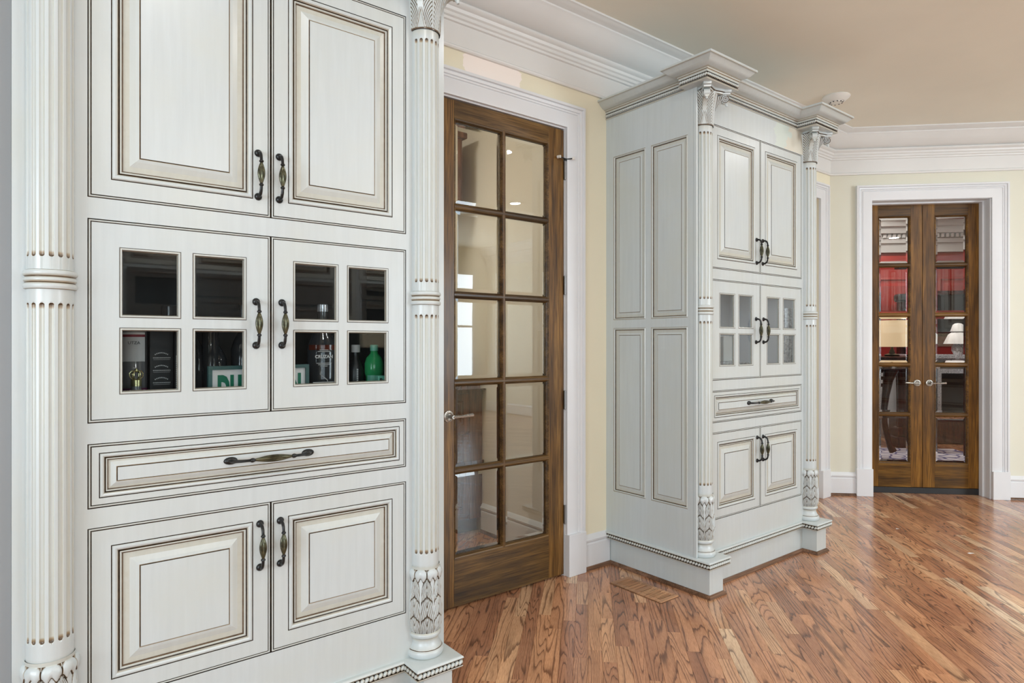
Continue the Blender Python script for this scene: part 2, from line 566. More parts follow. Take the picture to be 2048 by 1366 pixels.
def floor_mat():
    m, nt, b = mat('red_oak_strip_floor')
    at = nd(nt, 'ShaderNodeAttribute', attribute_name='tone')
    uv = nd(nt, 'ShaderNodeUVMap', uv_map='UVMap')
    sp = nt.nodes.new('ShaderNodeSeparateColor'); nt.links.new(at.outputs['Color'], sp.inputs[0])

    def mapped(sx, sy):
        mp = nt.nodes.new('ShaderNodeMapping'); mp.inputs['Scale'].default_value = (sx, sy, 1)
        nt.links.new(uv.outputs[0], mp.inputs[0]); return mp.outputs[0]
    # cathedral grain = contour lines of a stretched noise
    n = noise(nt, mapped(0.85, 9.0), 1.0, 1.6, 0.42, 0.25)
    k = nd(nt, 'ShaderNodeMath', operation='MULTIPLY'); nt.links.new(n, k.inputs[0])
    kk = nd(nt, 'ShaderNodeMath', operation='MULTIPLY_ADD'); nt.links.new(sp.outputs[2], kk.inputs[0]); kk.inputs[1].default_value = 18; kk.inputs[2].default_value = 12
    nt.links.new(kk.outputs[0], k.inputs[1])
    fine = noise(nt, mapped(6, 150), 1.0, 2, 0.6)
    fa = nd(nt, 'ShaderNodeMath', operation='MULTIPLY_ADD'); nt.links.new(fine, fa.inputs[0]); fa.inputs[1].default_value = 0.35; nt.links.new(k.outputs[0], fa.inputs[2])
    fr = nd(nt, 'ShaderNodeMath', operation='FRACT'); nt.links.new(fa.outputs[0], fr.inputs[0])
    line = ramp(nt, fr.outputs[0], [(0.0, (0.10, 0.10, 0.10)), (0.07, (0.22, 0.22, 0.22)), (0.20, (0.80, 0.80, 0.80)), (0.50, (1, 1, 1)), (0.92, (0.93, 0.93, 0.93)), (0.985, (0.14, 0.14, 0.14)), (1.0, (0.10, 0.10, 0.10))])
    base = ramp(nt, sp.outputs[0], [(0.0, (0.36, 0.165, 0.090)), (0.35, (0.51, 0.250, 0.132)), (0.65, (0.62, 0.325, 0.172)), (0.88, (0.70, 0.43, 0.245)), (1.0, (0.80, 0.60, 0.40))])
    big = noise(nt, mapped(2.0, 8), 1.0, 2, 0.5)
    base2 = mixc(nt, base, ramp(nt, big, [(0.35, (0.78, 0.74, 0.72)), (0.65, (1.12, 1.1, 1.08))]), 0.8, 'MULTIPLY')
    dark = mixc(nt, base2, (0.25, 0.20, 0.19), 1.0, 'MULTIPLY')
    c = mixc(nt, dark, base2, line)
    pore = ramp(nt, noise(nt, mapped(22, 420), 1.0, 2, 0.6), [(0.40, (0.66, 0.6, 0.56)), (0.55, (1, 1, 1))])
    c = mixc(nt, c, pore, 0.75, 'MULTIPLY')
    nt.links.new(c, b.inputs['Base Color'])
    b.inputs['Roughness'].default_value = 0.26
    b.inputs['Specular IOR Level'].default_value = 0.45
    b.inputs['Coat Weight'].default_value = 0.35
    b.inputs['Coat Roughness'].default_value = 0.12
    bump(nt, line, 0.10, 0.0006, b)
    return m


M['floor'] = floor_mat()


def rug_mat():
    m, nt, b = mat('blue_white_rug')
    v = coords(nt)
    vo = nd(nt, 'ShaderNodeTexVoronoi', Scale=7.0, feature='DISTANCE_TO_EDGE'); nt.links.new(v, vo.inputs['Vector'])
    c = ramp(nt, vo.outputs[0], [(0.0, (0.10, 0.10, 0.22)), (0.06, (0.14, 0.13, 0.27)), (0.09, (0.62, 0.6, 0.66)), (1, (0.70, 0.68, 0.70))])
    nt.links.new(c, b.inputs['Base Color']); b.inputs['Roughness'].default_value = 0.9
    return m


M['rug'] = rug_mat()

# ------------------------------------------------------------------ the setting
YW = 2.555           # face of the long wall
CX = 5.385           # where the angled wall leaves it
Q = 1 / sqrt(2)


def D(t, z, n):      # angled wall: t along it, z up, n towards the room (+) or behind (-)
    return (CX + t * Q - n * Q, YW - t * Q - n * Q, z)


def Wm(u, v, w):     # long wall: w towards the room
    return (u, YW - w, v)


# long wall with the pantry doorway and a further doorway
mb = MB()
mb.holes([-3.5, 1.549, 2.390, 4.25, 5.20, CX + 0.05], [0, 2.4385, 2.4395, CEIL], {(1, 0), (3, 0), (3, 1)}, -0.12, 0, Wm)
obj('wall_back', mb, M['wall'], kind='structure')
mb = MB()
DL = 2.3
mb.holes([0, 0.3195, 1.2455, DL], [0, 2.4485, CEIL], {(1, 0)}, -0.13, 0, D)
obj('wall_angled', mb, M['wall2'], kind='structure')
E1 = D(DL, 0, 0)
mb = MB(); mb.box(E1[0], E1[0] + 0.1, -4.5, E1[1] + 0.02, 0, CEIL); obj('wall_right', mb, M['wall2'], kind='structure')
mb = MB()
us = [-3.6]
for wx in WINX: us += [wx - 0.85, wx + 0.85]
us += [E1[0] + 0.1]
mb.holes(us, [0, 0.55, 2.55, CEIL], {(1, 1), (3, 1), (5, 1)}, -0.1, 0, lambda u, v, w: (u, -4.5 + w, v))
obj('wall_front', mb, M['wall2'], kind='structure')
mb = MB()
mb.holes([-4.6, -1.8, 0.6, YW + 0.1], [0, 0.55, 2.55, CEIL], {(1, 1)}, -0.1, 0, lambda u, v, w: (-3.5 + w, u, v))
obj('wall_left', mb, M['wall2'], kind='structure')
mb = MB(); mb.box(-3.7, 9.6, -4.7, 7.6, CEIL, CEIL + 0.1)
obj('ceiling', mb, M['ceiling'], kind='structure')
k = 1
for wx in WINX:       # windows behind the camera: frame, sill, muntins
    mb = MB()
    for a, b, c, d in ((wx - 0.85, wx - 0.79, 0.55, 2.55), (wx + 0.79, wx + 0.85, 0.55, 2.55), (wx - 0.79, wx + 0.79, 2.49, 2.55), (wx - 0.79, wx + 0.79, 0.55, 0.61), (wx - 0.02, wx + 0.02, 0.61, 2.49), (wx - 0.79, wx + 0.79, 1.54, 1.58)):
        mb.box(a, b, -4.455, -4.42, c, d)
    obj('window_%d' % k, mb, M['trim'], kind='structure'); k += 1

# crown of the room
CROWN = [(0, 2.655), (0.012, 2.655), (0.016, 2.661), (0.018, 2.668), (0.010, 2.676), (0.010, 2.778), (0.020, 2.781), (0.022, 2.792), (0.031, 2.797), (0.031, 2.812), (0.040, 2.818), (0.044, 2.832),
         (0.055, 2.836), (0.062, 2.846), (0.060, 2.856), (0.052, 2.862), (0.070, 2.866), (0.092, 2.876), (0.118, 2.893), (0.142, 2.916), (0.160, 2.940), (0.170, 2.948), (0.170, 2.957), (0.180, 2.960),
         (0.190, 2.964), (0.200, 2.966), (0.207, 2.972), (0.222, 2.975), (0.222, CEIL)]
mb = MB(); mb.sweep([(-3.5, YW), (CX, YW), (E1[0], E1[1]), (E1[0], -4.5)], CROWN, lambda a, b, h: (a, b, h))
obj('trim_1', mb, M['crown'], kind='structure')

BASE = [(0, 0), (0.016, 0), (0.016, 0.140), (0.011, 0.146), (0.011, 0.150), (0.019, 0.156), (0.021, 0.166), (0.014, 0.174), (0.010, 0.184), (0, 0.192)]
SHOE = [(0, 0), (0.014, 0), (0.0135, 0.006), (0.010, 0.013), (0.004, 0.018), (0, 0.019)]


def baseboard(name, pts):
    mb = MB(); mb.sweep(pts, BASE, lambda a, b, h: (a, b, h)); o = obj(name, mb, M['trim'], kind='structure')
    mb = MB(); mb.sweep(pts, [(a + 0.016, h) for a, h in SHOE], lambda a, b, h: (a, b, h)); obj('shoe_molding', mb, M['shoe'], o)


dp = lambda t: D(t, 0, 0)[:2]
baseboard('baseboard_back', [(2.503, YW), (2.715, YW)])
baseboard('baseboard_corner', [(5.328, YW), (CX, YW), dp(0.20)])
baseboard('baseboard_right', [dp(1.365), (E1[0], E1[1]), (E1[0], -4.5)])
baseboard('baseboard_left', [(-3.5, YW), (-0.30, YW)])

CASE = [(0, 0), (0, 0.018), (0.004, 0.0205), (0.072, 0.0205), (0.074, 0.016), (0.077, 0.016), (0.080, 0.021), (0.087, 0.0225), (0.089, 0.019), (0.092, 0.025), (0.103, 0.029), (0.107, 0.025), (0.110, 0.034), (0.123, 0.034), (0.124, 0)]


def casing(name, u0, u1, zt, mp, sides=(1, 1), depth=0.13):
    mb = MB()
    P = []
    if sides[1]: P += [(u1, 0.225)]
    P += [(u1, zt), (u0, zt)]
    if sides[0]: P += [(u0, 0.225)]
    mb.sweep(P, CASE, mp)
    o = obj(name, mb, M['trim'], kind='structure')
    for s, u in ((0, u0), (1, u1)):
        if not sides[s]: continue
        a, b = (u - 0.127, u + 0.002) if s == 0 else (u - 0.002, u + 0.127)
        mb = MB(); mb.bbox(a, b, 0, 0.226, 0, 0.038, 0.002, mp=lambda x, y, z: mp(x, y, z)); obj('plinth_block', mb, M['trim'], o)
    return o


c1 = casing('trim_2', 1.560, 2.379, 2.431, Wm)
c2 = casing('trim_3', 0.325, 1.240, 2.438, D)
c3 = casing('trim_4', 4.25, 5.196, 2.438, Wm)
# jambs of the two doorways
def jamb(parent, mp, u0, u1, zt, d0, d1, inner):
    for nm, (a, b, c, d) in (('jamb', (u0 - 0.012, u0, 0, zt + 0.012)), ('jamb', (u1, u1 + 0.012, 0, zt + 0.012)), ('head_jamb', (u0, u1, zt, zt + 0.012))):
        mb = MB(); mb.box(a, b, c, d, d0, d1, mp=mp); obj(nm, mb, M['trim'], parent)
    for nm, (a, b, c, d) in (('door_stop', (u0, u0 + 0.012, 0.0, zt)), ('door_stop', (u1 - 0.012, u1, 0.0, zt)), ('door_stop', (u0 + 0.012, u1 - 0.012, zt - 0.012, zt))):
        mb = MB(); mb.box(a, b, c, d, inner[0], inner[1], mp=mp); obj(nm, mb, M['trim'], parent)


jamb(c1, Wm, 1.563, 2.376, 2.424, -0.125, 0.0, (-0.062, -0.048))
jamb(c2, D, 0.332, 1.233, 2.436, -0.18, 0.0, (-0.126, -0.08))
mb = MB(); mb.bbox(4.26, 5.19, 0.008, 2.43, -0.10, -0.06, mp=Wm)
obj('door_4', mb, M['trim'], kind='structure')

# grey side panel at the left edge of the picture
mb = MB(); mb.bbox(-0.62, 0.0078, 2.02, 2.54, 0, 2.64, 0.0004); o = obj('trim_5', mb, M['grey'], kind='structure')

# ------------------------------------------------------------------ floor: strip oak laid at 45 degrees
PW = 0.0572
UA = (Q, Q)           # along the boards
UN = (Q, -Q)          # across
slab = MB(); slab.box(-3.7, 9.6, -4.7, 7.6, -0.08, -0.004)
floor = obj('floor', slab, M['shoe'], kind='structure')


def proj(x, y, z):
    c, s = cos(HEAD), sin(HEAD)
    d = x * c + y * s
    if d < 0.15: return None
    return (1024 + 1281.4 * (x * s - y * c) / d, 685.6 - 1281.4 * (z - HH) / d, d)


boards = []
FR = random.Random(3)
for k in range(-150, 210):
    c0 = k * PW
    s = -6 + FR.random()
    while s < 12.5:
        L = FR.choice((0.32, 0.42, 0.5, 0.62, 0.75, 0.9, 1.05)) * FR.uniform(0.9, 1.1)
        m = ((s + L / 2) * UA[0] + c0 * UN[0], (s + L / 2) * UA[1] + c0 * UN[1])
        if -3.6 < m[0] < 9.4 and -4.6 < m[1] < 7.4:
            t = FR.random()
            boards.append((s, s + L, c0, (FR.betavariate(1.6, 1.9) if t < 0.9 else FR.uniform(0.8, 1)), FR.random(), FR.random(), m))
        s += L


def board_geo(bd, V, F, UV, T):
    s0, s1, c0, t, off, r, m = bd
    b = len(V); g = 0.0006; h = -0.0014
    for i, (a, c, z) in enumerate(((s0, c0, h), (s1, c0, h), (s1, c0 + PW, h), (s0, c0 + PW, h), (s0 + g * .6, c0 + g, 0), (s1 - g * .6, c0 + g, 0), (s1 - g * .6, c0 + PW - g, 0), (s0 + g * .6, c0 + PW - g, 0))):
        V.append((a * UA[0] + c * UN[0], a * UA[1] + c * UN[1], z))
    uvp = [((V[b + i][0] * UA[0] + V[b + i][1] * UA[1]) - s0 + off * 57.0, (V[b + i][0] * UN[0] + V[b + i][1] * UN[1]) - c0 + r * 31.0) for i in range(8)]
    for f in ((4, 5, 6, 7), (0, 1, 5, 4), (1, 2, 6, 5), (2, 3, 7, 6), (3, 0, 4, 7)):
        F.append([b + i for i in f])
        UV += [uvp[i] for i in f]
        T += [(t, off, r, 1)] * 4


def board_mesh(name, lst):
    V = []; F = []; UV = []; T = []
    for bd in lst: board_geo(bd, V, F, UV, T)
    me = bpy.data.meshes.new(name)
    me.from_pydata(V, [], F)
    ul = me.uv_layers.new(name='UVMap')
    ul.data.foreach_set('uv', [x for p in UV for x in p])
    ca = me.color_attributes.new('tone', 'FLOAT_COLOR', 'CORNER')
    ca.data.foreach_set('color', [x for p in T for x in p])
    me.materials.append(M['floor'])
    return me


def seen_size(bd):
    x, y = bd[6]
    if x < -0.5 or y > 2.62 and not (1.5 < x < 2.5 and y < 3.6): return 0
    if 0 < x < 1.24 and y > 1.9: return 0
    if 2.7 < x < 3.95 and y > 1.9: return 0
    if x - CX > -(y - YW) + 0.1: return 0
    q = proj(x, y, 0)
    if not q or not (-60 < q[0] < 2100 and 700 < q[1] < 1420): return 0
    if q[0] < 880: return 0
    return (bd[1] - bd[0]) / q[2] ** 3


rank = sorted(boards, key=seen_size, reverse=True)
near = [b for b in rank[:296] if seen_size(b) > 0]
rest = [b for b in boards if b not in set(near)] if len(boards) < 1 else rank[len(near):]
for bd in near:
    o = bpy.data.objects.new('plank', board_mesh('plank', [bd])); C.objects.link(o); o.parent = floor
o = bpy.data.objects.new('planks', board_mesh('planks', rest)); C.objects.link(o); o.parent = floor; o['kind'] = 'stuff'

# ------------------------------------------------------------------ shared cabinet pieces
Y0 = 1.96            # face of both cabinets
F = lambda u, v, w: (u, Y0 - w, v)

BEAD = [(0.0, 0.0, 1.0), (0.0006, -0.0025, 0.9), (0.0022, -0.0008, 0.12), (0.0036, 0.0006, 0.0), (0.0052, 0.0006, 0.12), (0.0064, -0.0010, 0.9), (0.0074, -0.003, 0.9), (0.0088, -0.0004, 0.02)]


def panel_steps(rail, k=1.0, rise=True, wide=0.042):
    """flat rail, applied ogee, quirk, small bead, sloped bevel, raised field"""
    r = rail
    L = [(r - 0.0014, -0.0004, 0.95), (r, -0.0022, 0.85), (r + 0.0012 * k, 0.0, 0.05), (r + 0.004 * k, 0.0028, 0.0), (r + 0.008 * k, 0.0030, 0.0), (r + 0.0125 * k, 0.0008, 0.25), (r + 0.015 * k, -0.0028, 0.95), (r + 0.0175 * k, -0.0052, 0.80),
         (r + 0.019 * k, -0.0030, 0.1), (r + 0.0215 * k, -0.0026, 0.1), (r + 0.0235 * k, -0.0052, 0.70), (r + 0.0255 * k, -0.0085, 0.75), (r + 0.027 * k, -0.0088, 0.16), (r + 0.027 * k + wide * 0.5 - 0.006, -0.0076, 0.06), (r + 0.027 * k + wide * 0.80 - 0.004, -0.0030, 0.03), (r + 0.027 * k + wide - 0.0042, -0.0012, 0.45), (r + 0.027 * k + wide - 0.0024, -0.0024, 0.95), (r + 0.027 * k + wide - 0.0010, 0.0002, 0.2)]
    return L


def door_slab(mb, u0, u1, v0, v1):
    mb.box(u0 + 0.001, u1 - 0.001, v0 + 0.001, v1 - 0.001, -0.021, -0.0095, 0.9, mp=F)


def pull_mesh():
    """arched bar pull with ribbed melon centre, along local z, standing off towards -y"""
    mb = MB()
    H = 0.0645
    pth = [(-H, 0.004), (-H + 0.001, 0.014), (-H + 0.005, 0.022), (-H + 0.013, 0.0275), (-H + 0.022, 0.0295), (-H + 0.030, 0.0305)]
    for sgn in (-1, 1):
        P3 = [(0, -w, -sgn * s) for s, w in pth]
        mb.tube(P3, [0.0052, 0.0050, 0.0047, 0.0044, 0.0042, 0.0042], 8)
        mb.lathe([(0.0, 0.0085), (0.004, 0.0080), (0.0085, 0.0055), (0.0108, 0.002), (0.0112, 0.0)], (0, 0, 0), 14, axis=lambda x, y, z, s=sgn: (x, -z, y + s * H))
        zc = sgn * 0.0345
        mb.lathe([(0.0, -0.0040), (0.0048, -0.0036), (0.0066, -0.0014), (0.0066, 0.0008), (0.0050, 0.0030), (0.0032, 0.0055)], (0, -0.0305, zc), 12)
    n = 13
    P3 = []; rad = []
    for i in range(n):
        t = i / (n - 1); z = -0.0325 + 0.065 * t
        P3.append((0, -0.0305, z)); rad.append(0.0028 + 0.0068 * sin(pi * t) ** 0.9)
    mb.tube(P3, rad, 40, m=1, rib=(10, 0.10, lambda i: sin(pi * i / (n - 1))))
    return mb.mesh('handle', [M['bronze'], M['brass']])


PULL = pull_mesh()


def pull(parent, x, z, root, horizontal=False):
    o = bpy.data.objects.new('handle', PULL); C.objects.link(o); o.parent = parent
    off = Vector((0, 0, 0)); p = parent
    while p is not None: off += Vector(p.location); p = p.parent
    o.location = Vector((x, Y0 - 0.0004, z)) - off
    if horizontal: o.rotation_euler = (0, pi / 2, 0); o.scale = (1, 1, 1.76)
    return o


# fluted shaft
def column_meshes():
    r = 0.0495
    hw = 0.0054
    ends = [(0.537, 1.362), (1.474, 2.314)]

    def flute(th, z):
        k = round(th / (pi / 8))
        if abs(k) > 3.6: return 0.0, 0.0
        a = (th - k * pi / 8) * r
        best = 0.0; g = 0.0
        for z0, z1 in ends:
            zz = min(max(z, z0 + hw), z1 - hw)
            d = hypot(a, z - zz) / hw
            if d < 1:
                best = 0.0040 * sqrt(1 - d * d)
                g = 0.05 + 0.12 * max(0.0, a / hw)  # glaze plus the shading on one flank, both put into the tint
                e = min(z - z0, z1 - z)
                if e < 0.016: g = max(g, 0.92 * (1 - e / 0.018))
                elif e < 0.06: g = max(g, 0.20 * (1 - (e - 0.016) / 0.044))
        return best, g
    zs = [0.488, 0.50, 0.52, 0.532]
    for z0, z1 in ends:
        zs += [z0 + 0.0006 * i for i in (0, 1, 2, 3, 4, 5, 6.5, 8, 9, 11, 14, 19, 26, 50)]
        zs += [z0 + (z1 - z0) * f for f in (0.2, 0.4, 0.6, 0.8)]
        zs += [z1 - 0.0006 * i for i in (50, 26, 19, 14, 11, 9, 8, 6.5, 5, 4, 3, 2, 1, 0)]
        zs += [z1 + 0.004, z1 + 0.02] if z1 < 2 else [z1 + 0.004, 2.338, 2.345]
    zs = sorted(zs)
    NA = 210
    shaft = MB()
    A0, A1 = -radians(97), radians(97)
    P = []; Gv = []
    for i in range(NA + 1):
        th = A0 + (A1 - A0) * i / NA
        for z in zs:
            d, g = flute(th, z)
            if z < 0.50 or z > 2.335: g = 0.10
            P.append(((r - d) * sin(th), -(r - d) * cos(th), z)); Gv.append(g)
    n = len(zs); Fc = []; G = []
    for i in range(NA):
        for j in range(n - 1):
            q = (i * n + j, (i + 1) * n + j, (i + 1) * n + j + 1, i * n + j + 1)
            Fc.append(q); G.append(tuple(Gv[k] for k in q))
    shaft.add(P, Fc, G, 0, True)
    collar = MB()
    cp = [(0.0500, 1.3955), (0.0505, 1.396), (0.0545, 1.3975), (0.0565, 1.4020), (0.0565, 1.4065), (0.0540, 1.4100), (0.0512, 1.4115), (0.0520, 1.4135), (0.0545, 1.4165), (0.0550, 1.4200), (0.0540, 1.4235), (0.0515, 1.4255), (0.0512, 1.4275), (0.0540, 1.4290), (0.0565, 1.4325), (0.0565, 1.4370), (0.0545, 1.4415), (0.0505, 1.4430), (0.0500, 1.4435)]
    cg = [0.9, 0.25, 0, 0, 0.05, 0.35, 0.8, 0.3, 0.03, 0.03, 0.2, 0.75, 0.5, 0.1, 0, 0, 0.2, 0.9]
    collar.lathe(cp, (0, 0, 0), 40, A0, A1, g=cg)
    # foot: torus, scotia, torus, shown under the carved leaves
    foot = MB()
    fp = [(0.050, 0.266), (0.053, 0.2645), (0.0560, 0.2600), (0.0570, 0.2550), (0.0560, 0.2495), (0.0530, 0.2455), (0.0500, 0.2440), (0.0478, 0.2420), (0.0470, 0.2360), (0.0480, 0.2280), (0.0515, 0.2190), (0.0560, 0.2120), (0.0590, 0.2085), (0.0592, 0.2070), (0.0605, 0.2060), (0.0645, 0.2015), (0.0660, 0.1950), (0.0650, 0.1870), (0.0625, 0.1810), (0.0590, 0.1775)]
    fg = [0.8, 0.15, 0, 0, 0.05, 0.4, 0.85, 0.15, 0.03, 0.0, 0.02, 0.08, 0.8, 0.7, 0.05, 0, 0, 0, 0.2]
    foot.lathe(fp, (0, 0, 0), 44, A0, A1, g=fg)

    # acanthus sleeve
    def sm(x): return max(0.0, min(1.0, x))

    def acanthus(i, j):
        th = A0 + (A1 - A0) * i
        z = 0.262 + (0.4925 - 0.262) * j
        t = j
        # silhouette
        ctl = [(0.0, 0.0490), (0.10, 0.0555), (0.25, 0.0590), (0.45, 0.0570), (0.65, 0.0530), (0.80, 0.0505), (0.86, 0.0510), (0.95, 0.050), (1.0, 0.0505)]
        for (a, ra), (b, rb) in zip(ctl, ctl[1:]):
            if a <= t <= b:
                q = (t - a) / (b - a); q = q * q * (3 - 2 * q); rr = ra + (rb - ra) * q; break
        cell = pi / 4
        kk = round(th / cell); s = (th - kk * cell) / (cell / 2)      # -1..1 in a leaf
        a = abs(s)
        g = 0.0; h = 0.0
        if t > 0.955:
            return ((rr + 0.0012) * sin(th), -(rr + 0.0012) * cos(th), z), 0.12
        # curled tip, a rounded lip that rolls out
        lipb = 0.795 + 0.03 * cos(a * pi * 2.2)
        lipt = 0.958 - 0.045 * a ** 4
        if t > lipb and a < 0.985:
            q = (t - lipb) / max(1e-3, lipt - lipb)
            if q < 1:
                h = 0.0115 * sqrt(max(0, 1 - (2 * q - 1.0) ** 2)) * (1 - 0.35 * a ** 4) * (0.75 + 0.25 * q)
                g = 0.0 if q > 0.12 else 0.85
                if a > 0.93: g = 0.8; h *= 0.5
            else: g = 0.75; h = 0.0
        else:
            w = 0.15 + 0.09 * sm((t - 0.45) / 0.3) + 0.50 * sm((t - 0.62) / 0.2) ** 2 + 0.12 * sm((0.2 - t) / 0.2)
            if a < w:
                q = a / w
                h = 0.0032 * (1 - q ** 4)
                g = 0.0 if q < 0.86 else 0.85
                if t < 0.34 and q < 0.45:                            # split at the foot of the stem
                    e = abs(q - 0.30)
                    if e < 0.10: g = 0.75; h -= 0.0012
            else:
                q = (a - w) / (1 - w)
                tt = t * 3.55 + 0.25 - 0.30 * q
                tau = tt - math.floor(tt)
                ph = 2.6 * q - 2.1 * tau + 0.15
                rib = 0.5 + 0.5 * cos(2 * pi * ph)
                tip = 0.84 + 0.10 * rib
                g = 0.0
                h = 0.0012 + 0.0036 * rib ** 0.5
                h *= 0.45 + 0.55 * sin(pi * min(1.0, 0.12 + tau * 0.75))
                if rib < 0.07: g = 0.80
                elif rib < 0.20: g = 0.25
                if tau > tip: g = 0.90; h = -0.0006
                if q > 0.94 and rib < 0.7: g = 0.85; h = 0.0
        R_ = rr + h
        return (R_ * sin(th), -R_ * cos(th), z), g
    ac = MB(); ac.grid(340, 190, acanthus)

    # capital bell with leaves
    def bell(i, j):
        th = A0 + (A1 - A0) * i
        z = 2.345 + (2.512 - 2.345) * j
        rr = 0.0515 + 0.004 * j + 0.016 * j ** 3
        cell = pi / 2
        kk = round(th / cell); s = (th - kk * cell) / (cell / 2)   # leaves centred on the faces, bands under the horns
        a = abs(s)
        if j < 0.035: return ((rr + 0.002) * sin(th), -(rr + 0.002) * cos(th), z), 0.75
        # border bands crossing as a pointed arch between leaves
        e = 0.30 * j ** 0.7
        edge = 1.0 - (0.62 * (1 - sm(j / 0.42)) ** 0.8)
        edge = 0.50 + 0.48 * sm(j / 0.52) ** 0.75
        spine = 0.085 + 0.05 * sm((j - 0.55) / 0.3)
        if a < spine:
            q = a / spine
            return ((rr + 0.0042 * (1 - q ** 3)) * sin(th), -(rr + 0.0042 * (1 - q ** 3)) * cos(th), z), (0.85 if q > 0.8 else 0.0)
        if a > edge:
            d = (a - edge)
            if d < 0.12: h, g = 0.0034, (0.85 if d < 0.02 or d > 0.10 else 0.0)
            else: h, g = 0.0006, 0.03
            if abs(a - 1) < 0.02 and j > 0.45: g = 0.7
            return ((rr + h) * sin(th), -(rr + h) * cos(th), z), g
        q = (a - spine) / (edge - spine)
        ph = j * 11.5 + 4.6 * q ** 1.25
        rib = 0.5 + 0.5 * cos(2 * pi * ph)
        h = 0.0010 + 0.0030 * rib ** 0.6
        g = 0.85 if rib < 0.13 else (0.25 if rib < 0.28 else 0.0)
        return ((rr + h) * sin(th), -(rr + h) * cos(th), z), g
    cp_ = MB(); cp_.grid(250, 170, bell)
    # horns with volutes on the front diagonals
    horns = []
    for ang in (-pi / 4, pi / 4):
        mb = MB()
        ca, sa = sin(ang), -cos(ang)

        def hm(rho, z, w, ca=ca, sa=sa): return (ca * rho - sa * w, sa * rho + ca * w, z)
        low = [(0.052, 2.385), (0.056, 2.412), (0.064, 2.436), (0.076, 2.455), (0.090, 2.466), (0.102, 2.468)]
        up = [(0.052, 2.500), (0.066, 2.498), (0.080, 2.500), (0.094, 2.504), (0.106, 2.506), (0.116, 2.502)]
        n = len(low)
        # ribbed arm: cross strips alternate proud and dark
        segs = 26
        Pn = []
        def lerp(lst, t):
            x = t * (len(lst) - 1); i = min(int(x), len(lst) - 2); f = x - i
            return (lst[i][0] * (1 - f) + lst[i + 1][0] * f, lst[i][1] * (1 - f) + lst[i + 1][1] * f)
        V = []; Fa = []; G = []
        for i in range(segs + 1):
            t = i / segs
            a, b = lerp(low, t), lerp(up, t)
            hwid = 0.0135 + (0.0 if i % 4 else -0.0022)
            V += [hm(a[0], a[1], -hwid * .8), hm(b[0], b[1], -hwid), hm(b[0], b[1], hwid), hm(a[0], a[1], hwid * .8)]
        for i in range(segs):
            gg = 0.85 if (i % 4 == 0) else (0.35 if i % 4 == 3 else 0.0)
            for k2 in range(4):
                Fa.append((4 * i + k2, 4 * i + (k2 + 1) % 4, 4 * i + 4 + (k2 + 1) % 4, 4 * i + 4 + k2))
                G.append(gg if k2 in (0, 2) else 0.05)
        mb.add(V, Fa, G)
        # volute drum and spiral
        c0 = (0.110, 2.4830); rd = 0.0195
        V = []; Fa = []; NS = 20
        for sgn in (-1, 1):
            for i in range(NS):
                w = 2 * pi * i / NS
                V.append(hm(c0[0] + rd * cos(w), c0[1] + rd * sin(w), sgn * 0.0150))
        for i in range(NS): Fa.append((i, (i + 1) % NS, NS + (i + 1) % NS, NS + i))
        Gd = [0.0] * NS
        Fa.append(tuple(range(NS))); Fa.append(tuple(range(NS, 2 * NS))); Gd += [0.85, 0.85]
        mb.add(V, Fa, Gd)
        for sgn in (-1, 1):
            pth = []
            for i in range(34):
                w = 2 * pi * 1.9 * i / 33
                r2 = rd * (0.90 - 0.74 * i / 33)
                pth.append(hm(c0[0] + r2 * cos(w + 1.2), c0[1] + r2 * sin(w + 1.2), sgn * 0.0158))
            mb.tube(pth, 0.0021, 6)
        # little drop under the volute
        mb.box(0.100, 0.124, -0.010, 0.010, 2.4625, 2.4700, 0.1, mp=lambda x, y, z: hm(x, z, y))
        mb.tube([hm(0.112, 2.470, 0), hm(0.118, 2.458, 0), hm(0.120, 2.449, 0)], [0.009, 0.0075, 0.005], 8)
        # abacus horn
        mb.bbox(0.050, 0.134, -0.0175, 0.0175, 2.505, 2.5150, 0.001, 0.0, mp=lambda x, y, z: hm(x, z, y))
        mb.bbox(0.050, 0.140, -0.0200, 0.0200, 2.5165, 2.5310, 0.002, 0.0, mp=lambda x, y, z: hm(x, z, y))
        mb.box(0.052, 0.132, -0.0150, 0.0150, 2.5145, 2.5170, 0.9, mp=lambda x, y, z: hm(x, z, y))
        horns.append(mb)
    aba = MB()
    pts = []
    for i in range(13):
        a = -pi / 4 + (pi / 2) * i / 12
        rr = 0.128 - 0.052 * sin(pi * i / 12)
        pts.append((rr * sin(a), -rr * cos(a)))
    left = [(-0.09 - 0.0 * i, -0.09 + 0.03 * i) for i in range(4)]
    outl = [(-0.062, 0.0), (-0.066, -0.03), (-0.0905, -0.0905)] + pts[1:-1] + [(0.0905, -0.0905), (0.066, -0.03), (0.062, 0.0)]
    V = [(x * f, y * f, z) for (f, z) in ((0.93, 2.506), (0.93, 2.514), (1.0, 2.5175), (1.0, 2.5305)) for x, y in outl]
    n = len(outl); Fa = []; G = []
    for L in range(3):
        for i in range(n):
            Fa.append((L * n + i, L * n + (i + 1) % n, (L + 1) * n + (i + 1) % n, (L + 1) * n + i)); G.append((0.05, 0.85, 0.0)[L])
    Fa += [tuple(range(n)), tuple(range(3 * n, 4 * n))]; G += [0.3, 0.0]
    aba.add(V, Fa, G)
    mats = [M['paint']]
    return {'shaft': shaft.mesh('column', mats), 'collar': collar.mesh('collar', mats), 'column_foot': foot.mesh('column_foot', mats), 'acanthus_sleeve': ac.mesh('acanthus_sleeve', mats),
            'capital': cp_.mesh('capital', mats), 'scroll': [h.mesh('scroll', mats) for h in horns], 'abacus': aba.mesh('abacus', mats)}


COL = column_meshes()


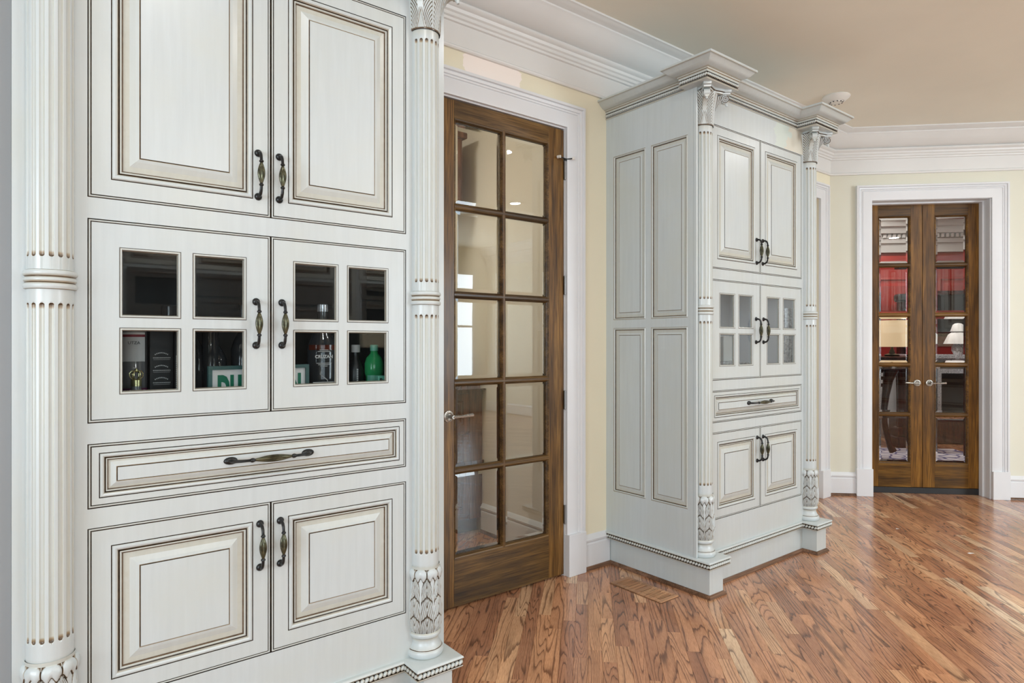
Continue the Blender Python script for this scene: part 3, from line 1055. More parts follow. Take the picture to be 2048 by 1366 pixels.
def column(root, cx, dz):
    o = bpy.data.objects.new('column', COL['shaft']); C.objects.link(o); o.parent = root
    o.location = (cx - root.location[0], Y0 - root.location[1], dz)
    for nm in ('collar', 'column_foot', 'acanthus_sleeve', 'capital', 'abacus'):
        p = bpy.data.objects.new(nm, COL[nm]); C.objects.link(p); p.parent = o
    for me in COL['scroll']:
        p = bpy.data.objects.new('scroll', me); C.objects.link(p); p.parent = o
    return o


def rope(root, pts, z, name='rope_molding', pitch=0.0165, r=0.0080, closed=False):
    """twisted rope bead: slanted ovals along the path, on a dark backing strip"""
    mb = MB()
    ringv = []
    NS, NR = 8, 5
    for i in range(len(pts) - 1):
        a, b = Vector(pts[i]), Vector(pts[i + 1])
        L = (b - a).length; n = max(1, round(L / pitch)); t = (b - a) / L; nn = Vector((t[1], -t[0]))
        p = L / n
        for k in range(n):
            c = a + t * (p * (k + 0.5))
            V = []; Fa = []
            for u in range(NR + 1):
                ph = pi * u / NR
                for w in range(NS):
                    th = 2 * pi * w / NS
                    ex = cos(ph); ey = sin(ph) * cos(th); ez = sin(ph) * sin(th)
                    # long axis slanted between the path and up
                    lx = ex * r * 1.34
                    mn = ez * r * 0.80
                    al = lx * 0.72 + mn * 0.69
                    up = lx * 0.69 - mn * 0.72
                    out = ey * r * 0.95
                    q = c + t * al + nn * out
                    V.append((q[0], q[1], z + up))
            for u in range(NR):
                for w in range(NS):
                    Fa.append((u * NS + w, u * NS + (w + 1) % NS, (u + 1) * NS + (w + 1) % NS, (u + 1) * NS + w))
            mb.add(V, Fa, [(0.75, 0.12, 0.0, 0.12, 0.75)[u] for u in range(NR) for w in range(NS)], 0, True)
    o = obj(name, mb, M['paint'], root)
    o['kind'] = 'stuff'
    return o


def cabinet(name, X, dz, label, side_left, front):
    """X = left edge of the door opening"""
    xl, xr = X - 0.153, X + 1.071
    u0, u1 = X, X + 0.918
    mid = X + 0.461
    root = empty(name, ((xl + xr) / 2, (Y0 + YW) / 2, 0), label, 'cabinet')
    zs = dict(up0=1.639, up1=2.389, g0=1.058, g1=1.585, d0=0.838, d1=1.005, l0=0.334, l1=0.788)
    zs = {k: v + dz for k, v in zs.items()}
    mats = [M['paint']]
    # carcass
    zb = 0.178 + dz
    for nm, (a, b) in (('side_panel', (xl, xl + 0.02)), ('side_panel', (xr - 0.02, xr))):
        mb = MB()
        if nm == 'side_panel' and a == xl and side_left:
            Sd = lambda u, v, w: (xl - w, u, v)
            ys = [Y0 + 0.0197, 1.994, 2.228, 2.267, 2.498, YW]
            vz = [zb, 0.424, 1.347, 1.393, 2.318, 2.545 + dz]
            mb.holes(ys, vz, {(1, 1), (3, 1), (1, 3), (3, 3)}, -0.02, 0, Sd)
            so = obj(nm, mb, mats, root)
            for (p0, p1) in ((1.994, 2.228), (2.267, 2.498)):
                for (q0, q1) in ((0.424, 1.347), (1.393, 2.318)):
                    m2 = MB()
                    st = [(0, 0, 0.5), (0.0012, -0.0015, 0.10), (0.006, 0.0016, 0.05), (0.0095, -0.003, 0.95), (0.0115, -0.0065, 0.55), (0.014, -0.0068, 0.12), (0.028, -0.0060, 0.04), (0.0385, -0.0035, 0.35), (0.0400, -0.0048, 0.80), (0.0415, -0.0030, 0.10)]
                    m2.rings(p0, p1, q0, q1, st, Sd, cap=0.02)
                    obj('raised_panel', m2, mats, so)
            mb = MB(); mb.bbox(xl - 0.0015, xl + 0.011, Y0 - 0.020, Y0 - 0.0003, zb, 2.535 + dz, 0.002); obj('corner_bead', mb, mats, root)
        else:
            mb.box(a, b, Y0 + 0.02, YW, zb, 2.545 + dz); obj(nm, mb, mats, root)
    inner = M['shade_in'] if not side_left else M['reflect_in']
    mb = MB(); mb.box(xl + 0.02, xr - 0.02, YW - 0.015, YW - 0.003, zb, 2.54 + dz); obj('back_panel', mb, inner, root)
    for z in (zs['g0'] - 0.030, zs['g1'] + 0.012, 2.50 + dz, zs['l0'] - 0.03):
        mb = MB(); mb.box(xl + 0.021, xr - 0.021, Y0 + 0.022, YW - 0.016, z, z + 0.018); obj('shelf_board', mb, inner, root)
    mb = MB(); mb.box(xl + 0.0205, xl + 0.024, Y0 + 0.022, YW - 0.016, zs['g0'], zs['g1']); mb.box(xr - 0.024, xr - 0.0205, Y0 + 0.022, YW - 0.016, zs['g0'], zs['g1'])
    obj('liner', mb, inner, root, kind='stuff')
    # face frame: one board with four openings
    mb = MB()
    mb.holes([xl, u0, u1, xr], [zb, zs['l0'], zs['l1'], zs['d0'], zs['d1'], zs['g0'], zs['g1'], zs['up0'], zs['up1'], 2.545 + dz], {(1, 1), (1, 3), (1, 5), (1, 7)}, -0.0195, 0, F)
    obj('face_frame', mb, [M['frieze'] if side_left else M['paint']], root)

    def raised(a, b, v0, v1, nm, rail=0.0525, k=1.0, wide=0.0405, h=None):
        mb = MB()
        st = BEAD + panel_steps(rail, k, wide=wide)
        door_slab(mb, a, b, v0, v1)
        mb.rings(a + 0.0003, b - 0.0003, v0 + 0.0003, v1 - 0.0003, st, F, cap=0.0)
        return obj(nm, mb, mats, root)
    d = raised(u0, mid, zs['up0'], zs['up1'], 'cabinet_door'); pull(d, X + 0.424, 1.7630 + dz, root)
    d = raised(mid, u1, zs['up0'], zs['up1'], 'cabinet_door'); pull(d, X + 0.486, 1.7625 + dz, root)
    d = raised(u0, mid, zs['l0'], zs['l1'], 'cabinet_door'); pull(d, X + 0.429, 0.6625 + dz, root)
    d = raised(mid, u1, zs['l0'], zs['l1'], 'cabinet_door'); pull(d, X + 0.489, 0.662 + dz, root)
    d = raised(u0, u1, zs['d0'], zs['d1'], 'drawer', 0.026, 0.75, 0.021); pull(d, X + 0.460, 0.9235 + dz, root, True)
    # glazed doors
    for (a, b, cuts, hx) in ((u0, mid, ((0.071, 0.216), (0.247, 0.390)), X + 0.418), (mid, u1, ((0.529, 0.673), (0.704, 0.850)), X + 0.494)):
        cu = [(X + p, X + q) for p, q in cuts]
        vz = ((1.130 + dz, 1.304 + dz), (1.332 + dz, 1.515 + dz))
        mb = MB()
        mb.rings(a + 0.0003, b - 0.0003, zs['g0'] + 0.0003, zs['g1'] - 0.0003, BEAD, F)
        us_ = [a + 0.0088, cu[0][0], cu[0][1], cu[1][0], cu[1][1], b - 0.0088]
        vs_ = [zs['g0'] + 0.0088, vz[0][0], vz[0][1], vz[1][0], vz[1][1], zs['g1'] - 0.0088]
        mb.holes(us_, vs_, {(1, 1), (1, 3), (3, 1), (3, 3)}, -0.020, -0.0004, F)
        d = obj('cabinet_door', mb, mats, root)
        pull(d, hx, 1.322 + dz, root)
        for (p0, p1) in cu:
            for (q0, q1) in vz:
                m2 = MB()
                m2.rings(p0, p1, q0, q1, [(-0.0010, 0.0002, 0.95), (0.0002, -0.0008, 0.6), (0.0012, 0.0010, 0.08), (0.0045, 0.0012, 0.10), (0.0062, -0.0030, 0.80), (0.0072, -0.0050, 0.25), (0.0080, -0.0110, 0.5)], F)
                obj('pane_molding', m2, mats, d)
                m2 = MB()
                e = 0.0070
                m2.box(p0 + e, p1 - e, q0 + e, q1 - e, -0.0100, -0.0070, mp=F)
                obj('pane', m2, M['pane'], d)
    # base: plinth, slab with rope, shoe
    bw = 0.165
    path = [(xl, YW - 0.001), (xl, Y0 - 0.09), (xl + bw - 0.012, Y0 - 0.09), (xl + bw - 0.012, Y0), (xr - bw + 0.012, Y0), (xr - bw + 0.012, Y0 - 0.09), (xr, Y0 - 0.09), (xr, YW - 0.001)]
    ident = lambda a, b, h: (a, b, h)
    T = 0.178 + dz
    prof = [(-0.05, T), (0.010, T), (0.014, T - 0.003), (0.016, T - 0.007), (0.014, T - 0.010), (0.013, T - 0.0115), (0.008, T - 0.0125), (0.007, T - 0.0325), (0.013, T - 0.0335), (0.014, T - 0.036), (0.009, T - 0.041), (-0.005, T - 0.046), (-0.03, T - 0.046)]
    g = [0, 0, 0, 0.1, 0.5, 0.9, 0.95, 0.9, 0.3, 0, 0.1, 0.2]
    mb = MB(); mb.sweep(path, prof, ident, g); obj('base_molding', mb, mats, root)
    for (a, b) in ((xl - 0.0, xl + bw - 0.012), (xr - bw + 0.012, xr)):      # flat tops of the two column blocks
        mb = MB(); mb.box(a, b, Y0 - 0.09, Y0 + 0.01, T - 0.012, T - 0.0002); obj('block_top', mb, mats, root)
    off = lambda P, o: [(p[0], p[1]) for p in offset_path(P, o)]
    rope(root, off(path, 0.0110), T - 0.0225, r=0.0085)
    ins = 0.018
    pl = [(xl + ins, YW - 0.001), (xl + ins, Y0 - 0.082), (xl + bw - 0.034, Y0 - 0.082), (xl + bw - 0.034, Y0 + 0.006), (xr - bw + 0.034, Y0 + 0.006), (xr - bw + 0.034, Y0 - 0.082), (xr - ins, Y0 - 0.082), (xr - ins, YW - 0.001)]
    mb = MB(); mb.sweep(pl, [(-0.02, 0.0), (0, 0.0), (0, T - 0.044), (-0.02, T - 0.044)], ident, [0, 0, 0]); obj('plinth', mb, mats, root)
    mb = MB(); mb.sweep(pl, SHOE, ident); obj('shoe_molding', mb, M['shoe'], root)
    # columns
    ca, cb = xl + 0.076, xr - 0.079
    column(root, ca, dz); column(root, cb, dz)
    # entablature that steps forward over the columns
    hb = 0.128; ys = 2.00; yb = Y0 - 0.115; zz = dz - 0.002
    path = [(xl, YW - 0.001), (xl, ys), (ca - hb, ys), (ca - hb, yb), (ca + hb, yb), (ca + hb, Y0), (cb - hb, Y0), (cb - hb, yb), (cb + hb, yb), (cb + hb, ys), (xr, ys), (xr, YW - 0.001)]
    prof = [(-0.03, 2.532), (0.003, 2.532), (0.007, 2.536), (0.003, 2.5405), (0.002, 2.543), (-0.001, 2.544), (-0.001, 2.5640), (0.006, 2.565), (0.006, 2.5760), (0.010, 2.5785), (0.012, 2.583), (0.020, 2.586), (0.034, 2.592), (0.048, 2.602), (0.060, 2.615), (0.066, 2.619), (0.070, 2.6195), (0.072, 2.622), (0.072, 2.630), (0.068, 2.632), (-0.03, 2.632)]
    prof = [(a, b + zz) for a, b in prof]
    g = [0.1, 0.15, 0.3, 0.9, 0.95, 0.95, 0.9, 0.1, 0.5, 0.1, 0.2, 0.02, 0.02, 0.02, 0.03, 0.25, 0.1, 0, 0, 0]
    mb = MB(); mb.sweep(path, prof, ident, g); obj('cornice', mb, mats, root)
    rope(root, off(path, 0.0030), 2.554 + zz, pitch=0.0130, r=0.0082)
    mb = MB(); mb.box(xl + 0.02, xr - 0.02, Y0 + 0.01, YW - 0.002, 2.600 + zz, 2.61 + zz); obj('top_board', mb, mats, root)
    for c_ in (ca, cb):
        mb = MB()
        mb.bbox(c_ - hb - 0.0, c_ + hb, yb, ys - 0.003, 2.5315 + zz, 2.5475 + zz, 0.003)
        mb.box(c_ - hb + 0.006, c_ + hb - 0.006, yb + 0.006, ys - 0.01, 2.547 + zz, 2.60 + zz, 0.2)
        obj('soffit_block', mb, mats, root)
    return root


def offset_path(pts, o):
    out = []
    n = len(pts)
    for i, p in enumerate(pts):
        ds = []
        for a, b in ((i - 1, i), (i, i + 1)):
            if a < 0 or b >= n: continue
            L = hypot(pts[b][0] - pts[a][0], pts[b][1] - pts[a][1])
            ds.append(((pts[b][1] - pts[a][1]) / L, -(pts[b][0] - pts[a][0]) / L))
        if len(ds) == 1: nx, ny = ds[0]
        else:
            k = 1 + ds[0][0] * ds[1][0] + ds[0][1] * ds[1][1]
            nx, ny = (ds[0][0] + ds[1][0]) / k, (ds[0][1] + ds[1][1]) / k
        out.append((p[0] + nx * o, p[1] + ny * o))
    return out


X1, X2 = 0.161, 2.854
cab1 = cabinet('display_cabinet', X1, 0.0, 'tall cream cabinet with brown glaze, bottles behind its glass doors, left of the single door', False, True)
cab2 = cabinet('display_cabinet', X2, 0.011, 'tall cream cabinet with panelled side, grey glass doors, standing right of the single door', True, True)

# ------------------------------------------------------------------ doors
def lever(parent, x, z, mp, sgn, y0=0.0):
    """rosette with beaded rim and a straight ornamented lever pointing to sgn"""
    mb = MB()
    def ax(c):
        return lambda a, b, h: mp(x + a, z + b, y0 + h)
    def T(px, py, pz): return mp(x + px, z + py, y0 + pz)
    mb.lathe([(0.0, 0.010), (0.010, 0.010), (0.014, 0.006), (0.019, 0.0085), (0.023, 0.006), (0.026, 0.0055), (0.0275, 0.0)], (0, 0, 0), 40, mod=lambda a, zz: 1 + 0.045 * cos(20 * a), axis=lambda a, b, c: T(a, b, c))
    mb.lathe([(0.0, 0.050), (0.008, 0.050), (0.010, 0.046), (0.0095, 0.030), (0.0085, 0.012)], (0, 0, 0), 14, axis=lambda a, b, c: T(a, b, c))
    pts = [(0, 0, 0.045), (0.012 * sgn, 0, 0.048), (0.03 * sgn, 0.0, 0.048), (0.046 * sgn, 0, 0.048), (0.050 * sgn, 0, 0.048), (0.054 * sgn, 0, 0.048), (0.060 * sgn, 0, 0.048), (0.080 * sgn, 0.002, 0.048), (0.100 * sgn, 0.003, 0.047), (0.106 * sgn, 0.003, 0.047), (0.110 * sgn, 0.003, 0.047), (0.114 * sgn, 0.003, 0.047)]
    mb.tube([T(*p) for p in pts], [0.007, 0.007, 0.006, 0.0062, 0.0088, 0.0062, 0.0072, 0.0078, 0.0080, 0.0088, 0.0095, 0.004], 12, rib=(5, 0.06, lambda i: 1.0))
    return obj('door_handle', mb, M['pewter'], parent)


def pane_mesh(u0, u1, v0, v1, w, mp, th=0.006, bev=0.018):
    """bevelled plate glass, closed solid"""
    mb = MB()
    P = [mp(a, b, w - th) for a, b in ((u0, v0), (u1, v0), (u1, v1), (u0, v1))]
    P += [mp(a, b, w - th + 0.002) for a, b in ((u0, v0), (u1, v0), (u1, v1), (u0, v1))]
    P += [mp(a, b, w) for a, b in ((u0 + bev, v0 + bev), (u1 - bev, v0 + bev), (u1 - bev, v1 - bev), (u0 + bev, v1 - bev))]
    Fc = [(3, 2, 1, 0), (8, 9, 10, 11)]
    for k in range(4):
        Fc.append((k, (k + 1) % 4, 4 + (k + 1) % 4, 4 + k)); Fc.append((4 + k, 4 + (k + 1) % 4, 8 + (k + 1) % 4, 8 + k))
    mb.add(P, Fc)
    return mb


STICK = lambda w: [(-0.013, w - 0.0002, 0), (-0.0115, w + 0.0018, 0), (-0.008, w + 0.0005, 0), (-0.0045, w - 0.003, 0), (-0.0035, w - 0.006, 0), (0.0, w - 0.010, 0), (0.0, w - 0.019, 0)]


def french_door(name, mp, u0, u1, v0, v1, cols, rows, mats_v, mats_h, w=0.0, th=0.044):
    """stiles, rails, muntins, sticking and bevelled panes"""
    root = empty(name, mp((u0 + u1) / 2, v0, w - th / 2), kind='structure')
    ga, gb = cols[0][0], cols[-1][1]
    ra, rb = rows[0][0], rows[-1][1]
    for a, b in ((u0, ga - 0.013), (gb + 0.013, u1)):
        mb = MB(); mb.bbox(a, b, v0, v1, w - th, w, 0.0015, mp=mp); obj('stile', mb, mats_v, root)
    for a, b in ((v0, ra - 0.013), (rb + 0.013, v1)):
        mb = MB(); mb.box(ga - 0.013, gb + 0.013, a, b, w - th + 0.0006, w - 0.0006, mp=mp); obj('rail', mb, mats_h, root)
    for (p, q), (r, s_) in zip(rows, rows[1:]):
        mb = MB(); mb.box(ga - 0.013, gb + 0.013, q + 0.0125, r - 0.0125, w - th + 0.001, w + 0.0015, mp=mp); obj('muntin', mb, mats_h, root)
    for (p, q), (r, s_) in zip(cols, cols[1:]):
        mb = MB(); mb.box(q + 0.0125, r - 0.0125, ra - 0.013, rb + 0.013, w - th + 0.0014, w + 0.0012, mp=mp); obj('muntin', mb, mats_v, root)
    for (a, b) in cols:
        for (c, d) in rows:
            mb = MB()
            mb.rings(a, b, c, d, STICK(w), mp)
            m2 = STICK(0)
            P = [(i, w - th - (ww), 0) for i, ww, g in m2]
            mb.rings(a, b, c, d, P, mp)
            obj('sticking', mb, mats_h, root)
            mb = pane_mesh(a - 0.001, b + 0.001, c - 0.001, d + 0.001, w - 0.017, mp)
            obj('pane', mb, M['glass'], root)
    return root


rows = []
top, bot = 2.318, 0.250
pit = (top - bot + 0.034) / 5
rows = [(bot + pit * i, bot + pit * (i + 1) - 0.034) for i in range(5)]
d1 = french_door('door_1', Wm, 1.567, 2.3725, 0.010, 2.4185, [(1.680, 1.948), (1.981, 2.252)], rows, M['alder_v'], M['alder_h'], w=-0.004)
lever(d1, 1.632, 0.918, Wm, 1, -0.004)
for z in (2.200, 1.577, 0.955, 0.334):
    mb = MB()
    mb.lathe([(0.0, -0.052), (0.0058, -0.051), (0.0058, 0.051), (0.0, 0.052)], (2.3745, YW - 0.005, z), 10)
    mb.box(2.3735, 2.3775, YW - 0.001, YW + 0.03, z - 0.05, z + 0.05)
    obj('hinge', mb, M['steel'], d1)
mb = MB()      # hinge-pin door stop on the top hinge
mb.tube([(2.3745, YW - 0.008, 2.262), (2.3745, YW - 0.008, 2.250)], 0.009, 10)
mb.tube([(2.325, YW - 0.020, 2.262), (2.3745, YW - 0.012, 2.258), (2.405, YW - 0.040, 2.262)], 0.0035, 8)
mb.tube([(2.318, YW - 0.006, 2.262), (2.325, YW - 0.024, 2.262)], 0.008, 10, m=1)
mb.tube([(2.400, YW - 0.035, 2.262), (2.410, YW - 0.045, 2.262)], 0.008, 10, m=1)
obj('hinge_stop', mb, [M['bronze'], M['plastic']], d1)

rows2 = []
edges = [0.262, 0.640, 0.680, 1.066, 1.106, 1.466, 1.506, 1.896, 1.934, 2.320]
top, bot = 2.320, 0.262
pit = (top - bot + 0.036) / 5
rows2 = [(bot + pit * i, bot + pit * (i + 1) - 0.036) for i in range(5)]
NREC = -0.130
d2 = french_door('door_2', D, 0.334, 0.783, 0.052, 2.424, [(0.447, 0.680)], rows2, M['oak_v'], M['oak_h'], w=NREC)
d3 = french_door('door_3', D, 0.786, 1.231, 0.052, 2.424, [(0.894, 1.130)], rows2, M['oak_v'], M['oak_h'], w=NREC)
lever(d2, 0.741, 0.928, D, -1, NREC)
lever(d3, 0.836, 0.928, D, 1, NREC)
mb = MB(); mb.bbox(0.334, 1.231, 0.0, 0.049, NREC - 0.04, NREC + 0.004, 0.002, mp=D)
obj('trim_6', mb, M['black'], kind='structure')

# ------------------------------------------------------------------ floor register
reg = empty('floor_register', (2.56, 2.16, 0), 'flush wooden floor vent beside the panelled cabinet side', 'floor vent')
mb = MB(); mb.box(2.496, 2.624, 2.000, 2.322, 0.0003, 0.0010); obj('pan', mb, M['black'], reg)  # black sheet stands in for the shade down the open duct
mb = MB()
mb.holes([2.492, 2.513, 2.607, 2.628], [1.996, 2.020, 2.150, 2.172, 2.302, 2.326], {(1, 1), (1, 3)}, 0.0008, 0.0052, lambda u, v, w: (u, v, w)); obj('frame', mb, M['vent'], reg)
mb = MB(); mb.box(2.513, 2.607, 2.172, 2.302, 0.0011, 0.0026); obj('damper', mb, M['vent'], reg)
for a, b in ((2.020, 2.150), (2.172, 2.302)):
    n = 11
    for i in range(1, n):
        y = a + (b - a) * i / n
        mb = MB(); mb.bbox(2.512, 2.608, y - 0.0026, y + 0.0026, 0.0012, 0.0048, 0.0006); obj('slat', mb, M['vent'], reg)
mb = MB(); mb.box(2.486, 2.634, 1.990, 2.332, 0.0002, 0.0006)
obj('border', mb, M['shoe'], reg)

# ceiling detector
det = empty('smoke_detector', (4.55, 2.115, CEIL), 'round white smoke detector on the taupe ceiling above the far cabinet', 'smoke detector')
mb = MB(); mb.lathe([(0.0, 0.0), (0.088, 0.0), (0.090, -0.006), (0.084, -0.014), (0.074, -0.022), (0.060, -0.034), (0.050, -0.038)], (4.55, 2.115, CEIL), 36); obj('body', mb, M['plastic'], det)
mb = MB(); mb.lathe([(0.050, -0.038), (0.046, -0.034), (0.040, -0.044), (0.0, -0.046)], (4.55, 2.115, CEIL), 28); obj('grille', mb, M['plastic'], det)
mb = MB()
for i in range(10):
    a = 2 * pi * i / 10
    mb.box(4.55 + 0.040 * cos(a) - 0.005, 4.55 + 0.040 * cos(a) + 0.005, 2.115 + 0.040 * sin(a) - 0.003, 2.115 + 0.040 * sin(a) + 0.003, CEIL - 0.0460, CEIL - 0.041)
obj('vents', mb, M['black'], det, kind='stuff')

# scraps on the floor
for nm, (x, y), lab in (('paper_scrap', (4.545, 1.317), 'tiny white paper scrap lying alone on the open floor'), ('lint_scrap', (4.751, 1.799), 'faint white fleck on the floor between far cabinet and double door')):
    mb = MB()
    w = 0.022 if nm == 'paper_scrap' else 0.014
    mb.grid(4, 3, lambda i, j: ((x + (i - .5) * w * 1.7 + 0.004 * j, y + (j - .5) * w * 0.7 - 0.6 * (i - .5) * w, 0.0015 + 0.002 * sin(i * 5) * j), 0))
    o = obj(nm, mb, M['whitepaper']); o['label'] = lab; o['category'] = 'scrap'

# ------------------------------------------------------------------ behind the glass of the first cabinet
ZF = 1.046


def thing(name, loc, label, cat, group=None): return empty(name, loc, label, cat, group)


def bottle(name, x, y, prof, m, label, seg=28, z=ZF, cat='bottle'):
    r = thing(name, (x, y, z), label, cat)
    mb = MB(); mb.lathe([(0, 0)] + prof, (x, y, z), seg); obj('glass_body', mb, m, r)
    return r


def band(root, x, y, z0, z1, r, m, name='paper_label', a0=-1.2, a1=1.2, z=ZF, seg=16):
    mb = MB(); mb.lathe([(r, z0), (r, z1)], (x, y, z), seg, a0, a1); return obj(name, mb, m, root)


def cap(root, x, y, z0, z1, r, m, name='cap', z=ZF):
    mb = MB(); mb.lathe([(0, z0), (r, z0), (r, z1 - 0.002), (r - 0.002, z1), (0, z1)], (x, y, z), 20); obj(name, mb, m, root)


# tall white-labelled bottle
bx, by = 0.289, 2.16
b = bottle('tall_bottle', bx, by, [(0.034, 0), (0.038, 0.004), (0.038, 0.250), (0.030, 0.262), (0.016, 0.268), (0.015, 0.272)], M['clearish'], 'tall clear bottle with a white pointed label, leftmost behind the glass')
band(b, bx, by, 0.165, 0.249, 0.0388, M['greyprint'], a0=-0.85, a1=0.75)
band(b, bx, by, 0.236, 0.243, 0.0394, M['redprint'], 'red_band', a0=-0.85, a1=0.75)
band(b, bx, by, 0.072, 0.088, 0.0388, M['purpleprint'], 'plum_band', a0=-1.1, a1=1.1)
band(b, bx, by, 0.035, 0.071, 0.0388, M['greyprint'], 'lower_label', a0=-1.1, a1=1.1)
mb = MB()
V = [(bx + 0.0392 * sin(a), by - 0.0392 * cos(a), ZF + z) for a, z in ((-0.85, 0.1655), (0.75, 0.1655), (-0.05, 0.145))]
mb.add(V, [(0, 1, 2)]); obj('label_point', mb, M['greyprint'], b)
text('lettering', 'UTZA', (bx - 0.003, by - 0.0405, ZF + 0.215), 0.012, M['blackpaper'], b)
text('lettering', 'U D I   P E', (bx, by - 0.0405, ZF + 0.075), 0.012, M['whitepaper'], b)
cap(b, bx, by, 0.270, 0.290, 0.017, M['greyprint'])
# small bottle with crown stopper
sx, sy = 0.283, 2.055
b = bottle('crown_bottle', sx, sy, [(0.030, 0), (0.033, 0.004), (0.033, 0.040), (0.022, 0.058), (0.013, 0.072), (0.0125, 0.10)], M['clearish'], 'small bottle with a gilt crown stopper in front of the tall bottle')
cap(b, sx, sy, 0.098, 0.117, 0.0135, M['gold'], 'gilt_collar')
mb = MB()
for i in range(6):
    a = 2 * pi * i / 6
    P = [(sx + rr * cos(a), sy + rr * sin(a), ZF + z) for rr, z in ((0.008, 0.117), (0.0155, 0.124), (0.0165, 0.134), (0.011, 0.141), (0.003, 0.138))]
    mb.tube(P, 0.0017, 6)
mb.lathe([(0, 0.136), (0.004, 0.138), (0.005, 0.142), (0.003, 0.147), (0, 0.148)], (sx, sy, ZF), 10)
obj('crown_stopper', mb, M['gold'], b)
# black box and black bottle
b = thing('black_carton', (0.355, 2.16, ZF), 'black carton with rows of small white print behind the left glass pane', 'carton')
mb = MB(); mb.bbox(0.326, 0.388, 2.12, 2.19, ZF, ZF + 0.275, 0.001); obj('carton_body', mb, M['blackpaper'], b)
for i, z in enumerate((0.185, 0.148, 0.112)):
    mb = MB()      # print too small to read: short strokes
    for k_ in range(9): mb.box(0.339 + 0.004 * k_, 0.3415 + 0.004 * k_, 2.1190, 2.1196, ZF + z + 0.003 - 0.0003 * (k_ - 4) ** 2, ZF + z + 0.0062 - 0.0003 * (k_ - 4) ** 2)
    for k_ in range(13): mb.box(0.3345 + 0.0036 * k_, 0.3367 + 0.0036 * k_, 2.1190, 2.1196, ZF + z - 0.0115, ZF + z - 0.0088)
    obj('fine_print', mb, M['greyprint'], b, kind='stuff')
    mb = MB(); mb.box(0.335, 0.379, 2.1188, 2.1195, ZF + z - 0.0155, ZF + z - 0.0148); obj('rule', mb, M['greyprint'], b)
b = thing('black_carton', (0.405, 2.13, ZF), 'narrow black carton with upright white print, right of the wider carton', 'carton')
mb = MB(); mb.bbox(0.389, 0.428, 2.105, 2.16, ZF, ZF + 0.30, 0.001); obj('carton_body', mb, M['blackpaper'], b)
mb = MB()
for k_ in range(22): mb.box(0.3925, 0.3965, 2.1042, 2.1049, ZF + 0.06 + 0.0056 * k_, ZF + 0.0635 + 0.0056 * k_)
obj('fine_print', mb, M['whitepaper'], b, kind='stuff')
text('lettering', 'N', (0.417, 2.1045, ZF + 0.138), 0.030, M['whitepaper'], b)
text('lettering', 'o', (0.419, 2.1045, ZF + 0.165), 0.020, M['greyprint'], b)
# dark bottles behind the picture
for i, (x, y, hh) in enumerate(((0.470, 2.26, 0.30), (0.545, 2.30, 0.27), (0.630, 2.28, 0.33))):
    lab = ('dark bottle with a squat neck behind the framed print', 'dark round bottle in shadow behind the middle of the print', 'dark tall bottle behind the right end of the print')[i]
    b = bottle('dark_bottle', x, y, [(0.036, 0), (0.038, 0.005), (0.038, hh * 0.6), (0.030, hh * 0.68), (0.014, hh * 0.78), (0.013, hh)], M['smoke'], lab)
    cap(b, x, y, hh, hh + 0.02, 0.014, M['blackpaper'])
# tumblers whose tops show in the upper panes
for i, (x, y) in enumerate(((0.402, 2.26), (0.450, 2.22), (0.515, 2.23))):
    lab = ('dark cut-glass jar showing in the upper left pane', 'dark lidded glass jar, left one in the second upper pane', 'low dark glass jar, right one in the second upper pane')[i]
    b = thing('glass_jar', (x, y, ZF), lab, 'jar')
    hh = (0.335, 0.335, 0.305)[i]
    mb = MB(); mb.lathe([(0, 0), (0.022, 0), (0.024, 0.004), (0.024, hh - 0.05), (0.020, hh - 0.045), (0.020, hh - 0.04)], (x, y, ZF), 24, mod=lambda a, z: 1 + 0.03 * cos(12 * a)); obj('glass_body', mb, M['smoke'], b)
    cap(b, x, y, hh - 0.04, hh, 0.023, M['smoke'], 'lid')
# framed print
fr = thing('framed_print', (0.615, 2.03, ZF), 'teal framed white print lettered in green across the lower panes', 'picture')
fx0, fx1, fz1 = 0.463, 0.764, 1.196
Fr = lambda u, v, w: (u, 2.030 - w, v)
mb = MB(); mb.holes([fx0, fx0 + 0.011, fx1 - 0.011, fx1], [ZF, ZF + 0.012, fz1 - 0.011, fz1], {(1, 1)}, -0.012, 0.004, Fr); obj('frame', mb, M['tealwood'], fr)
mb = MB(); mb.box(fx0 + 0.010, fx1 - 0.010, ZF + 0.011, fz1 - 0.010, -0.006, -0.002, mp=Fr); obj('print_sheet', mb, M['whitepaper'], fr)
for ch, x in zip('DUBLIN', (0.506, 0.541, 0.582, 0.622, 0.662, 0.722)):
    text('lettering', ch, (x, 2.0312, ZF + 0.050), 0.098, M['greenprint'], fr, sx=0.46, bold=0.0062)
# amber rum bottle
rx, ry = 0.846, 2.12
b = bottle('amber_bottle', rx, ry, [(0.044, 0), (0.050, 0.006), (0.051, 0.165), (0.050, 0.205), (0.042, 0.232), (0.022, 0.262), (0.016, 0.285), (0.0155, 0.325)], M['smoke'], 'wide amber spirit bottle lettered in white behind the right glass door')
band(b, rx, ry, 0.195, 0.212, 0.0515, M['amber'], 'liquor_line', -1.4, 1.4)
cap(b, rx, ry, 0.325, 0.350, 0.018, M['crystal'], 'stopper')
text('lettering', 'CRUZAN', (rx - 0.016, ry - 0.0530, ZF + 0.168), 0.0150, M['whitepaper'], b, bold=0.0004)
mb = MB()
for dz_, w in ((0.150, 0.026), (0.145, 0.020), (0.140, 0.012), (0.189, 0.022), (0.194, 0.015)):
    mb.box(rx - 0.016 - w, rx - 0.016 + w, ry - 0.0532, ry - 0.0525, ZF + dz_, ZF + dz_ + 0.0022)
mb.tube([(rx - 0.016 + 0.014 * sin(t * 1.1), ry - 0.053, ZF + 0.075 + 0.010 * t) for t in range(6)], 0.0016, 5)
obj('emblem', mb, M['greyprint'], b, kind='stuff')
